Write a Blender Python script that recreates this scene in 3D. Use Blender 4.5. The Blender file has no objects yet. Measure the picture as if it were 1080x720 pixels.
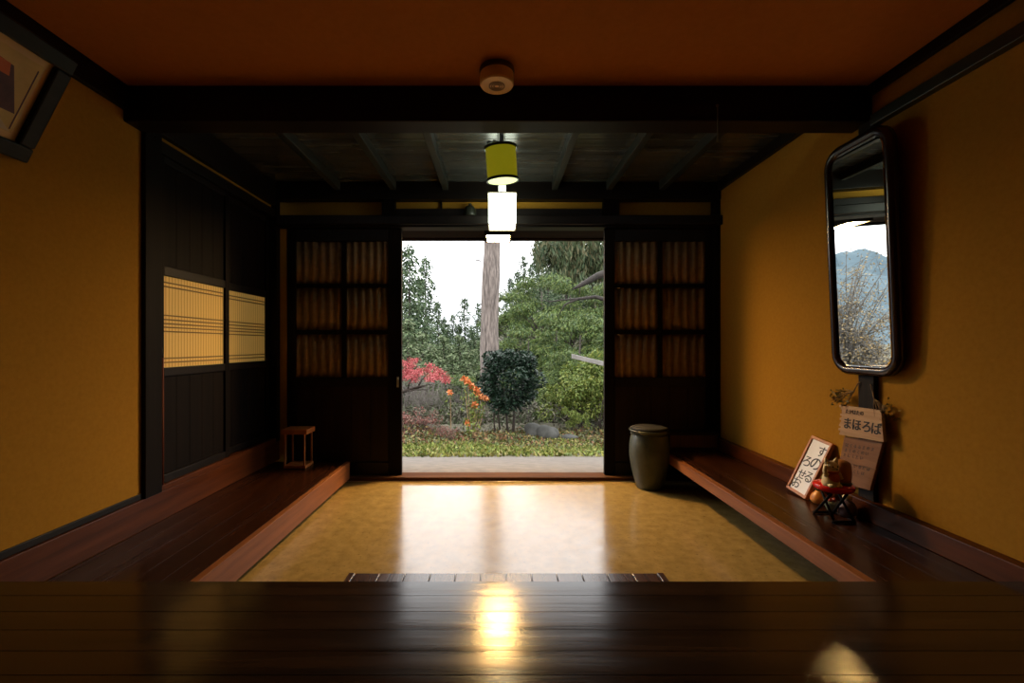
import bpy, math, random
import numpy as np
from mathutils import Matrix, Vector
random.seed(7)
C = bpy.context.scene.collection
PI = math.pi
EYE = 1.0

# ------------------------------------------------------------------ materials
def newmat(name):
    m = bpy.data.materials.new(name); m.use_nodes = True
    nt = m.node_tree
    return m, nt, nt.nodes['Principled BSDF']

def ramp(nt, stops):
    r = nt.nodes.new('ShaderNodeValToRGB')
    el = r.color_ramp.elements
    while len(el) < len(stops): el.new(0.5)
    for e, (p, c) in zip(el, stops):
        e.position = p; e.color = (c[0], c[1], c[2], 1)
    return r

def objcoord(nt, scale=(1, 1, 1)):
    tc = nt.nodes.new('ShaderNodeTexCoord'); mp = nt.nodes.new('ShaderNodeMapping')
    mp.inputs['Scale'].default_value = scale
    nt.links.new(tc.outputs['Object'], mp.inputs['Vector'])
    return mp.outputs['Vector']

def noise(nt, vec, scale, detail=4, rough=.6):
    n = nt.nodes.new('ShaderNodeTexNoise')
    n.inputs['Scale'].default_value = scale; n.inputs['Detail'].default_value = detail
    n.inputs['Roughness'].default_value = rough
    nt.links.new(vec, n.inputs['Vector'])
    return n

def bump(nt, b, src, strength, dist=.004):
    bp = nt.nodes.new('ShaderNodeBump'); bp.inputs['Strength'].default_value = strength
    bp.inputs['Distance'].default_value = dist
    nt.links.new(src, bp.inputs['Height']); nt.links.new(bp.outputs['Normal'], b.inputs['Normal'])

def plain(name, c, rough=.6, metal=0, emit=None, strength=0, spec=None):
    m, nt, b = newmat(name)
    b.inputs['Base Color'].default_value = (*c, 1); b.inputs['Roughness'].default_value = rough
    b.inputs['Metallic'].default_value = metal
    if spec is not None: b.inputs['Specular IOR Level'].default_value = spec
    if emit:
        b.inputs['Emission Color'].default_value = (*emit, 1); b.inputs['Emission Strength'].default_value = strength
    return m

def mottled(name, c1, c2, scale=8, rough=.8, bmp=.2, stretch=(1, 1, 1), rvar=None, detail=5, spec=None, lo=.3, hi=.7, dist=.004):
    m, nt, b = newmat(name)
    v = objcoord(nt, stretch); n = noise(nt, v, scale, detail)
    r = ramp(nt, [(lo, c1), (hi, c2)])
    nt.links.new(n.outputs['Fac'], r.inputs['Fac']); nt.links.new(r.outputs['Color'], b.inputs['Base Color'])
    b.inputs['Roughness'].default_value = rough
    if rvar:
        n2 = noise(nt, v, scale * .7, 3)
        mr = nt.nodes.new('ShaderNodeMapRange')
        mr.inputs['From Min'].default_value = .3; mr.inputs['From Max'].default_value = .7
        mr.inputs['To Min'].default_value = rvar[0]; mr.inputs['To Max'].default_value = rvar[1]
        nt.links.new(n2.outputs['Fac'], mr.inputs['Value']); nt.links.new(mr.outputs['Result'], b.inputs['Roughness'])
    if bmp: bump(nt, b, n.outputs['Fac'], bmp, dist)
    if spec is not None: b.inputs['Specular IOR Level'].default_value = spec
    return m

def wood(name, c1, c2, axis, rough=.35, rvar=None, bmp=.15, scale=3, spec=None):
    st = [9, 9, 9]; st['xyz'.index(axis)] = .5
    return mottled(name, c1, c2, scale, rough, bmp, tuple(st), rvar, spec=spec)

def leafmat(name, cols, rough=.55, trans=.0):
    m, nt, b = newmat(name)
    g = nt.nodes.new('ShaderNodeNewGeometry')
    r = ramp(nt, [(i / max(1, len(cols) - 1), c) for i, c in enumerate(cols)])
    nt.links.new(g.outputs['Random Per Island'], r.inputs['Fac'])
    nt.links.new(r.outputs['Color'], b.inputs['Base Color'])
    b.inputs['Roughness'].default_value = rough
    b.inputs['Specular IOR Level'].default_value = .3
    return m

M = {}
M['plaster'] = mottled('plaster', (.325, .162, .018), (.37, .19, .023), 60, .95, .15, dist=.002, spec=.1)
M['ceiling'] = mottled('ceiling_paper', (.40, .145, .024), (.44, .16, .03), 40, .95, .05, spec=.1)
M['doma'] = mottled('earth_floor', (.25, .162, .046), (.37, .25, .083), 17, .2, .25, rvar=(.13, .24), detail=8, dist=.0008, spec=.72)
nt = M['doma'].node_tree; b = nt.nodes['Principled BSDF']; lk = b.inputs['Base Color'].links[0].from_socket
v = objcoord(nt, (1, 1.0, 1)); n1 = noise(nt, v, 55, 3, .7); r1 = ramp(nt, [(.30, (.45, .45, .45)), (.42, (1, 1, 1))])
mx = nt.nodes.new('ShaderNodeMix'); mx.data_type = 'RGBA'; mx.blend_type = 'MULTIPLY'; mx.inputs[0].default_value = .8
nt.links.new(n1.outputs['Fac'], r1.inputs['Fac']); nt.links.new(lk, mx.inputs[6]); nt.links.new(r1.outputs['Color'], mx.inputs[7]); nt.links.new(mx.outputs[2], b.inputs['Base Color'])
M['dark_x'] = wood('dark_wood_x', (.003, .002, .0012), (.010, .006, .004), 'x', .48, spec=.2)
M['dark_y'] = wood('dark_wood_y', (.003, .002, .0012), (.010, .006, .004), 'y', .48, spec=.2)
M['dark_z'] = wood('dark_wood_z', (.0025, .0014, .0009), (.008, .0045, .003), 'z', .6, spec=.10)
M['plank'] = wood('ceiling_plank', (.024, .025, .022), (.075, .078, .070), 'x', .24, (.18, .30), bmp=.1, spec=.75)
M['joist'] = wood('joist_wood', (.014, .016, .012), (.032, .034, .028), 'y', .45, spec=.3)
M['red_y'] = wood('red_wood_y', (.048, .012, .003), (.115, .032, .008), 'y', .4, (.32, .48), spec=.14)
M['deck_y'] = wood('deck_wood', (.016, .005, .0018), (.040, .0125, .0045), 'y', .24, (.18, .3), bmp=.08, spec=.3)
M['fascia'] = wood('fascia_wood', (.15, .048, .013), (.28, .10, .030), 'y', .5, spec=.15)
M['floorw'] = wood('floor_wood', (.016, .009, .005), (.045, .022, .010), 'x', .18, (.14, .22), bmp=.10, spec=.30)
M['stepw'] = wood('step_wood', (.045, .02, .014), (.09, .045, .03), 'y', .25)
M['sill'] = wood('sill_wood', (.05, .02, .007), (.10, .042, .014), 'x', .8, spec=.05)
M['pleat'] = mottled('pleated_panel', (.17, .095, .035), (.26, .15, .06), 25, .6, .05)
M['rail_g'] = wood('rail_wood', (.012, .014, .010), (.03, .034, .024), 'y', .3)
M['orange_wood'] = wood('orange_wood', (.40, .13, .03), (.56, .21, .06), 'z', .4)
M['lit_edge'] = wood('lit_edge_wood', (.13, .03, .012), (.22, .06, .024), 'z', .35)
M['black'] = plain('black_iron', (.008, .008, .008), .4)
M['steel'] = plain('pull_metal', (.75, .72, .66), .3, .9)
M['cream'] = plain('cream_plastic', (.88, .66, .38), .5)
M['grill'] = plain('grill_plastic', (.30, .20, .10), .6)
M['white_sign'] = mottled('sign_paper', (.78, .75, .70), (.86, .83, .78), 20, .25, 0)
M['ink'] = plain('ink', (.012, .012, .014), .6)
M['board_light'] = wood('weathered_board', (.32, .19, .11), (.60, .42, .27), 'y', .7, bmp=.4, spec=.2)
M['board_dark'] = wood('old_board', (.15, .065, .028), (.30, .15, .07), 'y', .55, bmp=.4, spec=.2)
M['carve'] = plain('carved_ink', (.05, .022, .012), .6)
M['lacquer'] = plain('red_lacquer', (.72, .012, .010), .25)
M['doll'] = mottled('cream_glaze', (.75, .58, .28), (.88, .74, .44), 40, .35, .1)
M['robe'] = mottled('red_glaze', (.50, .06, .015), (.66, .16, .03), 60, .35, .1)
M['brown'] = mottled('brown_glaze', (.26, .10, .028), (.40, .17, .045), 30, .4, .1)
M['gourd'] = plain('orange_glaze', (.72, .26, .04), .35)
M['dkgreen'] = plain('dark_green', (.03, .06, .025), .5)
M['mauve'] = plain('mauve_glaze', (.16, .10, .11), .4)
M['sage'] = plain('sage_glaze', (.20, .26, .17), .4)
M['pot'] = mottled('celadon_pot', (.038, .046, .036), (.060, .070, .055), 18, .4, .12, rvar=(.3, .5))
M['pot_shade'] = plain('pot_mouth_shade', (.012, .010, .008), .8)
M['mframe'] = plain('mirror_frame_lacquer', (.022, .008, .007), .18)
M['twig'] = mottled('dry_twig', (.16, .10, .05), (.30, .2, .1), 50, .8, .2)
M['dryleaf'] = leafmat('dry_leaf', [(.10, .09, .03), (.22, .14, .06), (.16, .16, .05)])
M['doorw'] = wood('door_board', (.009, .0045, .0025), (.024, .012, .007), 'z', .5, spec=.2)
M['lwood'] = plain('lantern_wood', (.5, .42, .28), .5)
m, nt, b = newmat('mirror_glass'); M['mirror'] = m
b.inputs['Base Color'].default_value = (.86, .9, .88, 1); b.inputs['Metallic'].default_value = 1; b.inputs['Roughness'].default_value = .0
# lamps
M['porch_em'] = plain('porch_diffuser', (.8, .8, .7), .5, 0, (1, .58, .19), 520)
M['cube_em'] = plain('lantern_paper', (.8, .8, .75), .6, 0, (.90, 1, .80), 5.6)
M['stem_em'] = plain('lantern_stem', (.8, .8, .78), .5, 0, (.92, 1, .85), 1.2)  # stem is no lamp; its glow stands in for lantern light on it
M['drum_em'] = plain('drum_shade', (.35, .33, .04), .6, 0, (.34, .30, .008), .42)
M['bulb'] = plain('bulb_glass', (.8, .8, .8), .3, 0, (.88, 1, .88), 300)
M['drum_low'] = plain('drum_diffuser', (.7, .7, .5), .5, 0, (.80, .95, .40), 1.4)
# reed screen : fine upright reeds, own faint glow stands in for backlight
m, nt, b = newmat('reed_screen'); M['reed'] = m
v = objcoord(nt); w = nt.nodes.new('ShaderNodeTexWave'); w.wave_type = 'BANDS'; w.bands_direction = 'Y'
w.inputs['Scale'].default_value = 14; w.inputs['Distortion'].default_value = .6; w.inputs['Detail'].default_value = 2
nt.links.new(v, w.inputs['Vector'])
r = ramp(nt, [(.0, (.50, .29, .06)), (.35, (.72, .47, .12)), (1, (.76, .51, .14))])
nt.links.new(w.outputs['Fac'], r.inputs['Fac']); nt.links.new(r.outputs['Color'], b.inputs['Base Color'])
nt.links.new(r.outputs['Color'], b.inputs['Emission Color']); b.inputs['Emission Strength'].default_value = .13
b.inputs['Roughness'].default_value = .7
# framed painting : generic ochre ground
M['art_ground'] = mottled('art_ochre', (.42, .30, .10), (.62, .45, .18), 7, .6, .1)
M['art_dark'] = mottled('art_plum', (.05, .02, .04), (.10, .04, .06), 12, .6, .1)
M['art_red'] = mottled('art_red', (.5, .07, .02), (.6, .15, .04), 12, .6, .1)
M['art_pale'] = mottled('art_pale', (.45, .36, .24), (.55, .45, .32), 12, .6, .1)
M['mat_board'] = plain('mat_board', (.60, .42, .22), .8)
M['picframe'] = wood('picture_frame_wood', (.006, .006, .005), (.016, .017, .014), 'y', .4, spec=.15)
# outdoors
M['gravel'] = mottled('gravel', (.062, .053, .044), (.125, .108, .09), 9, .95, .5, detail=10)
M['soil'] = mottled('soil', (.035, .035, .02), (.10, .085, .05), 3, .95, .5, detail=8)
M['mount'] = mottled('far_mountain', (.062, .088, .108), (.098, .128, .148), .05, .95, 0, detail=10, spec=0)  # blue-grey haze of distance is mixed into the base colour
M['bark'] = mottled('pale_bark', (.045, .035, .03), (.19, .155, .135), 4.5, .9, .8, (5, 5, .7), detail=8, lo=.35, hi=.62, dist=.03)
M['barkd'] = mottled('dark_bark', (.02, .015, .012), (.07, .055, .045), 8, .9, .6, (3, 3, .6))
M['limb'] = mottled('limb_bark', (.008, .006, .005), (.03, .023, .018), 8, .9, .6, (3, 3, .6))
M['stone'] = mottled('stone', (.016, .017, .014), (.055, .055, .05), 5, .9, .6, detail=8)
M['pole'] = mottled('pale_pole', (.15, .147, .14), (.23, .227, .215), 12, .6, .1)
M['lf_con'] = leafmat('conifer_needles', [(.022, .045, .020), (.05, .085, .036), (.095, .125, .06)], .7)
M['lf_con2'] = leafmat('conifer_needles_pale', [(.045, .075, .032), (.085, .12, .05), (.13, .15, .08)], .7)
M['lf_bright'] = leafmat('bright_leaves', [(.016, .036, .010), (.040, .078, .016), (.078, .12, .022), (.12, .145, .032), (.05, .085, .03)], .6)
M['lf_cam'] = leafmat('glossy_dark_leaves', [(.003, .010, .005), (.006, .018, .009), (.012, .034, .017)], .45)
M['lf_red'] = leafmat('red_leaves', [(.20, .025, .03), (.36, .06, .065), (.50, .15, .15)], .6)
M['lf_rust'] = leafmat('rusty_leaves', [(.09, .03, .02), (.15, .075, .03), (.15, .13, .04), (.06, .09, .02), (.09, .085, .045), (.05, .075, .02)], .7)
M['lf_grass'] = leafmat('grass_blades', [(.055, .085, .014), (.11, .15, .022), (.19, .20, .045), (.16, .13, .05)], .7)
M['lf_yel'] = leafmat('yellow_leaves', [(.24, .15, .055), (.28, .20, .09), (.17, .14, .10), (.20, .15, .08)], .7)
M['lf_lime'] = leafmat('lime_leaves', [(.05, .085, .014), (.10, .14, .022), (.16, .175, .035)], .6)
M['lf_brush'] = leafmat('brush', [(.05, .055, .035), (.10, .09, .065), (.04, .065, .022), (.13, .115, .09)], .8)
M['flower'] = leafmat('orange_petals', [(.50, .12, .03), (.60, .20, .06), (.60, .30, .14)], .5)
M['twiggrey'] = mottled('grey_twig', (.07, .06, .05), (.17, .15, .135), 10, .9, .2)

# ------------------------------------------------------------------ mesh building
class MB:
    def __init__(s): s.v = []; s.f = []; s.mi = []; s.cur = 0
    def add(s, vs, fs):
        o = len(s.v); s.v += [tuple(x) for x in vs]
        for f in fs: s.f.append(tuple(i + o for i in f)); s.mi.append(s.cur)
        return s
    def hexa(s, p):           # p: 4 bottom, 4 top (same order)
        return s.add(p, [(3, 2, 1, 0), (4, 5, 6, 7), (0, 1, 5, 4), (1, 2, 6, 5), (2, 3, 7, 6), (3, 0, 4, 7)])
    def box(s, x0, x1, y0, y1, z0, z1):
        x0, x1 = min(x0, x1), max(x0, x1); y0, y1 = min(y0, y1), max(y0, y1); z0, z1 = min(z0, z1), max(z0, z1)
        return s.hexa([(x0, y0, z0), (x1, y0, z0), (x1, y1, z0), (x0, y1, z0), (x0, y0, z1), (x1, y0, z1), (x1, y1, z1), (x0, y1, z1)])
    def slab(s, quad, t, nrm):   # a quad pushed back by t along -nrm
        q = [Vector(p) for p in quad]; n = Vector(nrm).normalized()
        return s.hexa([p - n * t for p in q] + q)
    def lathe(s, prof, cx, cy, seg=32, mat=None):
        vs, fs, k = [], [], len(prof)
        for i in range(seg):
            a = 2 * PI * i / seg
            for r, z in prof:
                vs.append(Vector((r * math.cos(a), r * math.sin(a), z)))
        for i in range(seg):
            j = (i + 1) % seg
            for q in range(k - 1):
                fs.append((i * k + q, j * k + q, j * k + q + 1, i * k + q + 1))
        shut = tuple(prof[0]) == tuple(prof[-1])
        if prof[0][0] > 1e-6 and not shut: fs.append(tuple(reversed([i * k for i in range(seg)])))
        if prof[-1][0] > 1e-6 and not shut: fs.append(tuple(i * k + k - 1 for i in range(seg)))
        if mat: vs = [mat @ x for x in vs]
        return s.add([(x[0] + cx, x[1] + cy, x[2]) for x in vs], fs)
    def tube(s, pts, rad, seg=8):
        pts = [Vector(p) for p in pts]; n = len(pts)
        if not isinstance(rad, (list, tuple)): rad = [rad] * n
        vs, fs = [], []
        t0 = (pts[1] - pts[0]).normalized()
        up = Vector((0, 0, 1)) if abs(t0.z) < .9 else Vector((1, 0, 0))
        a = t0.cross(up).normalized()
        for i, p in enumerate(pts):
            t = (pts[min(i + 1, n - 1)] - pts[max(i - 1, 0)]).normalized()
            a = (a - t * a.dot(t)).normalized(); b = t.cross(a)
            for k in range(seg):
                w = 2 * PI * k / seg
                vs.append(p + (a * math.cos(w) + b * math.sin(w)) * rad[i])
        for i in range(n - 1):
            for k in range(seg):
                k2 = (k + 1) % seg
                fs.append((i * seg + k, i * seg + k2, (i + 1) * seg + k2, (i + 1) * seg + k))
        fs.append(tuple(reversed(range(seg)))); fs.append(tuple((n - 1) * seg + k for k in range(seg)))
        return s.add(vs, fs)
    def ball(s, c, r, seg=14, rings=9, mat=None):
        if not isinstance(r, (tuple, list)): r = (r, r, r)
        vs = [(0, 0, -1)]; fs = []
        for i in range(1, rings):
            ph = -PI / 2 + PI * i / rings
            for k in range(seg):
                a = 2 * PI * k / seg
                vs.append((math.cos(ph) * math.cos(a), math.cos(ph) * math.sin(a), math.sin(ph)))
        vs.append((0, 0, 1)); top = len(vs) - 1
        for k in range(seg):
            k2 = (k + 1) % seg
            fs.append((0, 1 + k2, 1 + k))
            fs.append((top, top - seg + k, top - seg + k2))
            for i in range(rings - 2):
                a = 1 + i * seg
                fs.append((a + k, a + k2, a + seg + k2, a + seg + k))
        vs = [Vector((x[0] * r[0], x[1] * r[1], x[2] * r[2])) for x in vs]
        if mat: vs = [mat @ x for x in vs]
        return s.add([Vector(c) + x for x in vs], fs)
    def build(s, name, mat, parent=None, bevel=0, smooth=False, kind=None, label=None, seg=2):
        off = Vector(parent_off(parent)) if parent else Vector((0, 0, 0))
        me = bpy.data.meshes.new(name)
        me.from_pydata([(x[0] - off.x, x[1] - off.y, x[2] - off.z) for x in s.v], [], s.f)
        me.update()
        mats = mat if isinstance(mat, list) else [mat]
        for m_ in mats: me.materials.append(m_)
        if len(mats) > 1: me.polygons.foreach_set('material_index', s.mi)
        if smooth: me.polygons.foreach_set('use_smooth', [True] * len(me.polygons))
        o = bpy.data.objects.new(name, me); C.objects.link(o)
        if parent: o.parent = parent
        if bevel:
            md = o.modifiers.new('bevel', 'BEVEL'); md.width = bevel; md.segments = seg; md.limit_method = 'ANGLE'; md.angle_limit = .7
        if kind: o['kind'] = kind
        if label: o['label'] = label
        return o

def parent_off(p):
    v = Vector(p.location)
    while p.parent: p = p.parent; v += Vector(p.location)
    return v

def bx(*a): return MB().box(*a)
def struct(name, mb, mat, parent=None, bevel=.003, smooth=False):
    return mb.build(name, mat, parent, bevel, smooth, kind=None if parent else 'structure')
def sempty(name, loc):
    o = bpy.data.objects.new(name, None); C.objects.link(o); o.location = loc; o['kind'] = 'structure'; return o
def thing(name, label, cat, loc=(0, 0, 0), group=None):
    o = bpy.data.objects.new(name, None); C.objects.link(o); o.location = loc
    return tag(o, label, cat, group)
def tag(o, label, cat, group=None, kind=None):
    o['label'] = label; o['category'] = cat
    if group: o['group'] = group
    if kind: o['kind'] = kind
    return o
def dup(root, loc=None, rz=None, sc=None, label=None, group=None):
    r = root.copy(); C.objects.link(r)
    if loc is not None: r.location = loc
    if rz is not None: r.rotation_euler[2] = rz
    if sc is not None: r.scale = sc if isinstance(sc, tuple) else (sc, sc, sc)
    if label: r['label'] = label
    if group: r['group'] = group
    for ch in list(root.children):
        c = ch.copy(); C.objects.link(c); c.parent = r
        for g in list(ch.children):
            d = g.copy(); C.objects.link(d); d.parent = c
    return r

def lettering(name, rows, size, mat, origin, ux, uy, parent, depth=.001, bold=0, step=1.15):
    """rows: (text, x, y) in the board's own metres, characters placed one below another or along ux"""
    ux = Vector(ux).normalized(); uy = Vector(uy).normalized(); n = ux.cross(uy)
    mb = MB()
    for ch, px, py, sz, rot in rows:
        cu = bpy.data.curves.new('t', 'FONT'); cu.body = ch; cu.size = sz; cu.extrude = depth; cu.offset = bold
        cu.align_x = 'CENTER'; cu.align_y = 'CENTER'; cu.resolution_u = 4
        ob = bpy.data.objects.new('t', cu); C.objects.link(ob)
        dg = bpy.context.evaluated_depsgraph_get(); dg.update()
        me = bpy.data.meshes.new_from_object(ob.evaluated_get(dg))
        bpy.data.objects.remove(ob)
        if len(me.vertices):
            xs = [v.co.x for v in me.vertices]; ys = [v.co.y for v in me.vertices]
            cx, cy = (min(xs) + max(xs)) / 2, (min(ys) + max(ys)) / 2
            c, s_ = math.cos(rot), math.sin(rot); vs = []
            for v in me.vertices:
                x, y = v.co.x - cx, v.co.y - cy
                x, y = x * c - y * s_ + px, x * s_ + y * c + py
                vs.append(Vector(origin) + ux * x + uy * y + n * (v.co.z + depth))
            mb.add(vs, [tuple(p.vertices) for p in me.polygons])
        bpy.data.meshes.remove(me)
    return mb.build(name, mat, parent)

# ================================================================== THE ROOM (x right, y towards the garden, z up from the earth floor)
XW = 1.645; YF = -1.3; YD = 3.42; ZF = .28; YE = 1.388; ZC = 2.14
struct('floor', bx(-1.72, 1.72, 1.30, 3.50, -.12, 0), M['doma'], bevel=0)
# raised plank floor
mb = MB(); n_b = int((YE - YF) / .079)
for i in range(n_b + 1):
    y1 = YE - i * .079
    y0 = max(YF, y1 - .0768); nn = 8
    mb.box(-1.70, 1.70, y0, y1, ZF - .04, ZF - .0024)
    vs = []
    for q in range(nn + 1):
        u = q / nn; zz = ZF - .00007 * (2 * u - 1) ** 2
        vs += [(-1.70, y0 + (y1 - y0) * u, zz), (1.70, y0 + (y1 - y0) * u, zz)]
    mb.add(vs, [(2 * q, 2 * q + 1, 2 * q + 3, 2 * q + 2) for q in range(nn)])
rf = struct('floor', mb, M['floorw'], bevel=0, smooth=True)
struct('trim_1', bx(-1.70, 1.70, YE - .06, YE - .012, 0, ZF - .041), M['dark_x'])
struct('wall_rear', bx(-1.8, 1.8, YF - .1, YF, 0, 2.3), M['dark_x'], bevel=0)
struct('ceiling', bx(-1.8, 1.8, YF, 2.0, ZC, ZC + .05), M['ceiling'], bevel=0)
# right wall
struct('wall_right', bx(XW, XW + .12, YF, 3.56, 0, 2.3), M['plaster'], bevel=0)
struct('baseboard_right', bx(1.60, XW, YF, 3.38, .24, .322), M['red_y'])
struct('trim_2', bx(XW - .022, XW, YF, 2.0, 2.093, ZC), M['dark_y'])
struct('trim_3', bx(XW - .035, XW, YF, 1.97, 1.948, 1.995), M['rail_g'])
struct('trim_4', bx(XW - .022, XW, 1.965, 2.05, .322, 1.985), wood('post_wood', (.006, .004, .003), (.018, .011, .008), 'z', .6, spec=.15))            # post behind the mirror
struct('trim_5', bx(XW - .03, XW, 2.12, 3.40, 2.138, 2.24), M['dark_y'])
# left wall
struct('wall_left', bx(-XW - .12, -XW, YF, 2.10, 0, 2.3), M['plaster'], bevel=0)
struct('baseboard_left', bx(-XW - .1, -1.630, YF, 3.40, .15, .290), M['red_y'])
struct('trim_6', bx(-XW - .05, -XW + .006, YF, 2.10, .290, .318), M['dark_y'])
struct('trim_7', bx(-XW - .02, -XW + .022, YF, 2.06, 2.034, ZC), M['dark_y'])
struct('trim_8', bx(-XW - .10, -XW + .02, 2.10, 2.205, .290, 2.14), M['dark_z'])     # post
struct('trim_9', bx(-XW - .10, -XW + .018, 3.345, 3.403, .290, 2.14), M['dark_z'])    # far post
struct('trim_10', bx(-XW - .03, -XW + .015, 2.205, 3.345, .290, .318), M['red_y'])    # track under the screens
struct('trim_11', bx(-XW - .08, -XW + .012, 2.205, 3.345, 1.935, 1.995), M['dark_y'])   # head of the screens
struct('wall_left', bx(-XW - .12, -XW - .02, 2.205, 3.345, 1.995, 2.3), M['plaster'], bevel=0)
struct('trim_12', bx(-XW - .05, -XW + .012, 2.205, 3.345, 2.028, 2.24), M['dark_y'])
struct('wall_left', bx(-XW - .16, -XW - .09, 2.10, 3.56, 0, 2.0), M['dark_z'], bevel=0)
# great beam and dark ceiling
struct('trim_13', bx(-1.72, 1.72, 2.0, 2.12, 1.985, 2.165), M['dark_x'], bevel=.006)
mb = MB()
for i in range(13):
    y0 = 2.12 + i * .108
    mb.box(-1.72, 1.72, y0, y0 + .1055, 2.205, 2.23)
struct('ceiling', mb, M['plank'], bevel=.002)
struct('ceiling', bx(-1.8, 1.8, 1.99, 3.56, 2.235, 2.3), M['dark_x'], bevel=0)
for i, x in enumerate((-1.18, -.77, -.385, .02, .42, .82, 1.21)):
    struct('trim_%d' % (14 + i), bx(x - .021, x + .021, 2.12, 3.36, 2.142, 2.2045), M['joist'])
# back wall
mb = MB(); mb.box(-1.76, 1.76, 3.43, 3.56, 1.95, 2.3); mb.box(-1.76, -.76, 3.47, 3.56, 0, 1.95); mb.box(.83, 1.76, 3.47, 3.56, 0, 1.95)  # side boxes behind the doors are added to block light leaks
mb.box(-1.66, -1.578, 3.405, 3.47, .03, 1.872)
struct('wall_back', mb, M['plaster'], bevel=0)
struct('trim_21', bx(-XW, XW, 3.35, 3.43, 2.077, 2.2045), M['dark_x'])
struct('trim_22', bx(-1.62, 1.62, 3.36, 3.47, 1.872, 1.962), M['dark_x'], bevel=.004)
struct('trim_23', bx(-1.62, 1.66, 3.325, 3.36, 1.885, 1.952), M['dark_x'], bevel=.006)
struct('trim_24', bx(-.76, .78, 3.39, 3.43, 1.962, 2.018), M['dark_x'])
struct('trim_25', bx(-.86, -.765, 3.37, 3.43, 1.962, 2.077), M['dark_z'])
struct('trim_26', bx(.785, .90, 3.37, 3.43, 1.962, 2.077), M['dark_z'])
struct('trim_27', bx(-.43, -.418, 3.41, 3.43, 2.018, 2.077), M['dark_z'])
struct('trim_28', bx(-XW, XW, 3.34, 3.48, 0, .03), M['sill'])
struct('trim_29', bx(1.605, 1.645, 3.36, 3.44, .24, 2.077), M['dark_z'])
struct('trim_30', bx(-1.56, -1.535, 3.40, 3.47, .03, 1.872), M['dark_z'])
struct('trim_31', bx(-XW, XW, 3.332, 3.34, .0, .006), M['steel'])      # thin rail at the sill foot
# eaves over the doorway
M['eave'] = wood('eave_wood', (.006, .004, .003), (.02, .011, .006), 'x', .8, spec=.05)
struct('ceiling', bx(-3.2, 3.2, 3.56, 4.02, 1.935, 1.965), M['eave'], bevel=0)
struct('trim_32', bx(-3.2, 3.2, 3.97, 4.02, 1.918, 2.03), M['eave'])
struct('wall_back', bx(-3.2, 3.2, 3.56, 3.62, 1.965, 3.4), M['dark_x'], bevel=0)
struct('roof', MB().hexa([(-3.4, 3.5, 2.35), (3.4, 3.5, 2.35), (3.4, 4.15, 2.03), (-3.4, 4.15, 2.03), (-3.4, 3.5, 2.42), (3.4, 3.5, 2.42), (3.4, 4.15, 2.08), (-3.4, 4.15, 2.08)]), M['dark_x'], bevel=0)

# ------------------------------------------------------------------ sliding entrance doors
K = YD / 480
def X(px): return (px - 525) * K
def Z(py): return 1 - (py - 364) * K
def entrance_door(name, x0, x1, cols, pull):
    e = sempty(name, ((x0 + x1) / 2, YD, .03))
    zr = [(255, 299.5), (303.5, 348), (352.5, 397.5)]
    y0, y1 = YD - .018, YD + .018
    cl = cols[0][0], cols[-1][1]
    bx(x0, X(cl[0]), y0, y1, .03, 1.872).build('stile', M['dark_z'], e, .003)
    bx(X(cl[1]), x1, y0, y1, .03, 1.872).build('stile', M['dark_z'], e, .003)
    a, b_ = X(cl[0]) + .001, X(cl[1]) - .001
    bx(a, b_, y0, y1, Z(254.5), 1.872).build('top_rail', M['dark_x'], e, .003)
    bx(a, b_, y0, y1, .03, .125).build('bottom_rail', M['dark_x'], e, .003)
    bx(a, b_, y0 + .002, y1, Z(408), Z(398)).build('middle_rail', M['dark_x'], e, .003)
    mb = MB(); nb = 5
    for i in range(nb):
        w = (b_ - a) / nb
        mb.box(a + i * w + .001, a + (i + 1) * w - .001, YD - .004, YD + .012, .125, Z(408))
    mb.build('lower_board', M['doorw'], e, .002)
    mb = MB()
    for i in range(len(cols) - 1): mb.box(X(cols[i][1]), X(cols[i + 1][0]), y0 + .003, YD + .004, Z(398), Z(254.5))
    for i in range(2): mb.box(a, b_, y0 + .004, YD + .004, Z(zr[i + 1][0]), Z(zr[i][1]))
    mb.build('muntin_lattice', M['dark_z'], e)
    for (c0, c1) in cols:
        for (t, bt) in zr:
            mb = MB(); nx = 72; vs = []; fs = []
            xa, xb = X(c0) - .002, X(c1) + .002
            for i in range(nx + 1):
                u = i / nx; x = xa + (xb - xa) * u
                yy = YD + .006 - .0085 * math.cos(2 * PI * u * 5.5)
                vs += [(x, yy, Z(bt) - .003), (x, yy, Z(t) + .003)]
            for i in range(nx): fs.append((2 * i, 2 * i + 2, 2 * i + 3, 2 * i + 1))
            mb.add(vs, fs)
            o = mb.build('pleated_pane', M['pleat'], e, smooth=True)
            sd = o.modifiers.new('thick', 'SOLIDIFY'); sd.thickness = .003; sd.offset = 1
    if pull:
        hx = x1 - .028
        mb = MB(); mb.box(hx - .008, hx + .008, y0 - .003, y0 + .001, Z(408), Z(397)); mb.ball((hx, y0 - .004, Z(399)), .007); mb.ball((hx, y0 - .004, Z(406)), .006)
        mb.build('door_pull', M['steel'], e, .001, label='small bright metal pull')
    return e
entrance_door('door_1', X(304), X(424), [(313, 361), (366, 410)], True)
entrance_door('door_2', X(637), X(756.5), [(648, 694), (698, 745)], False)

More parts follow.
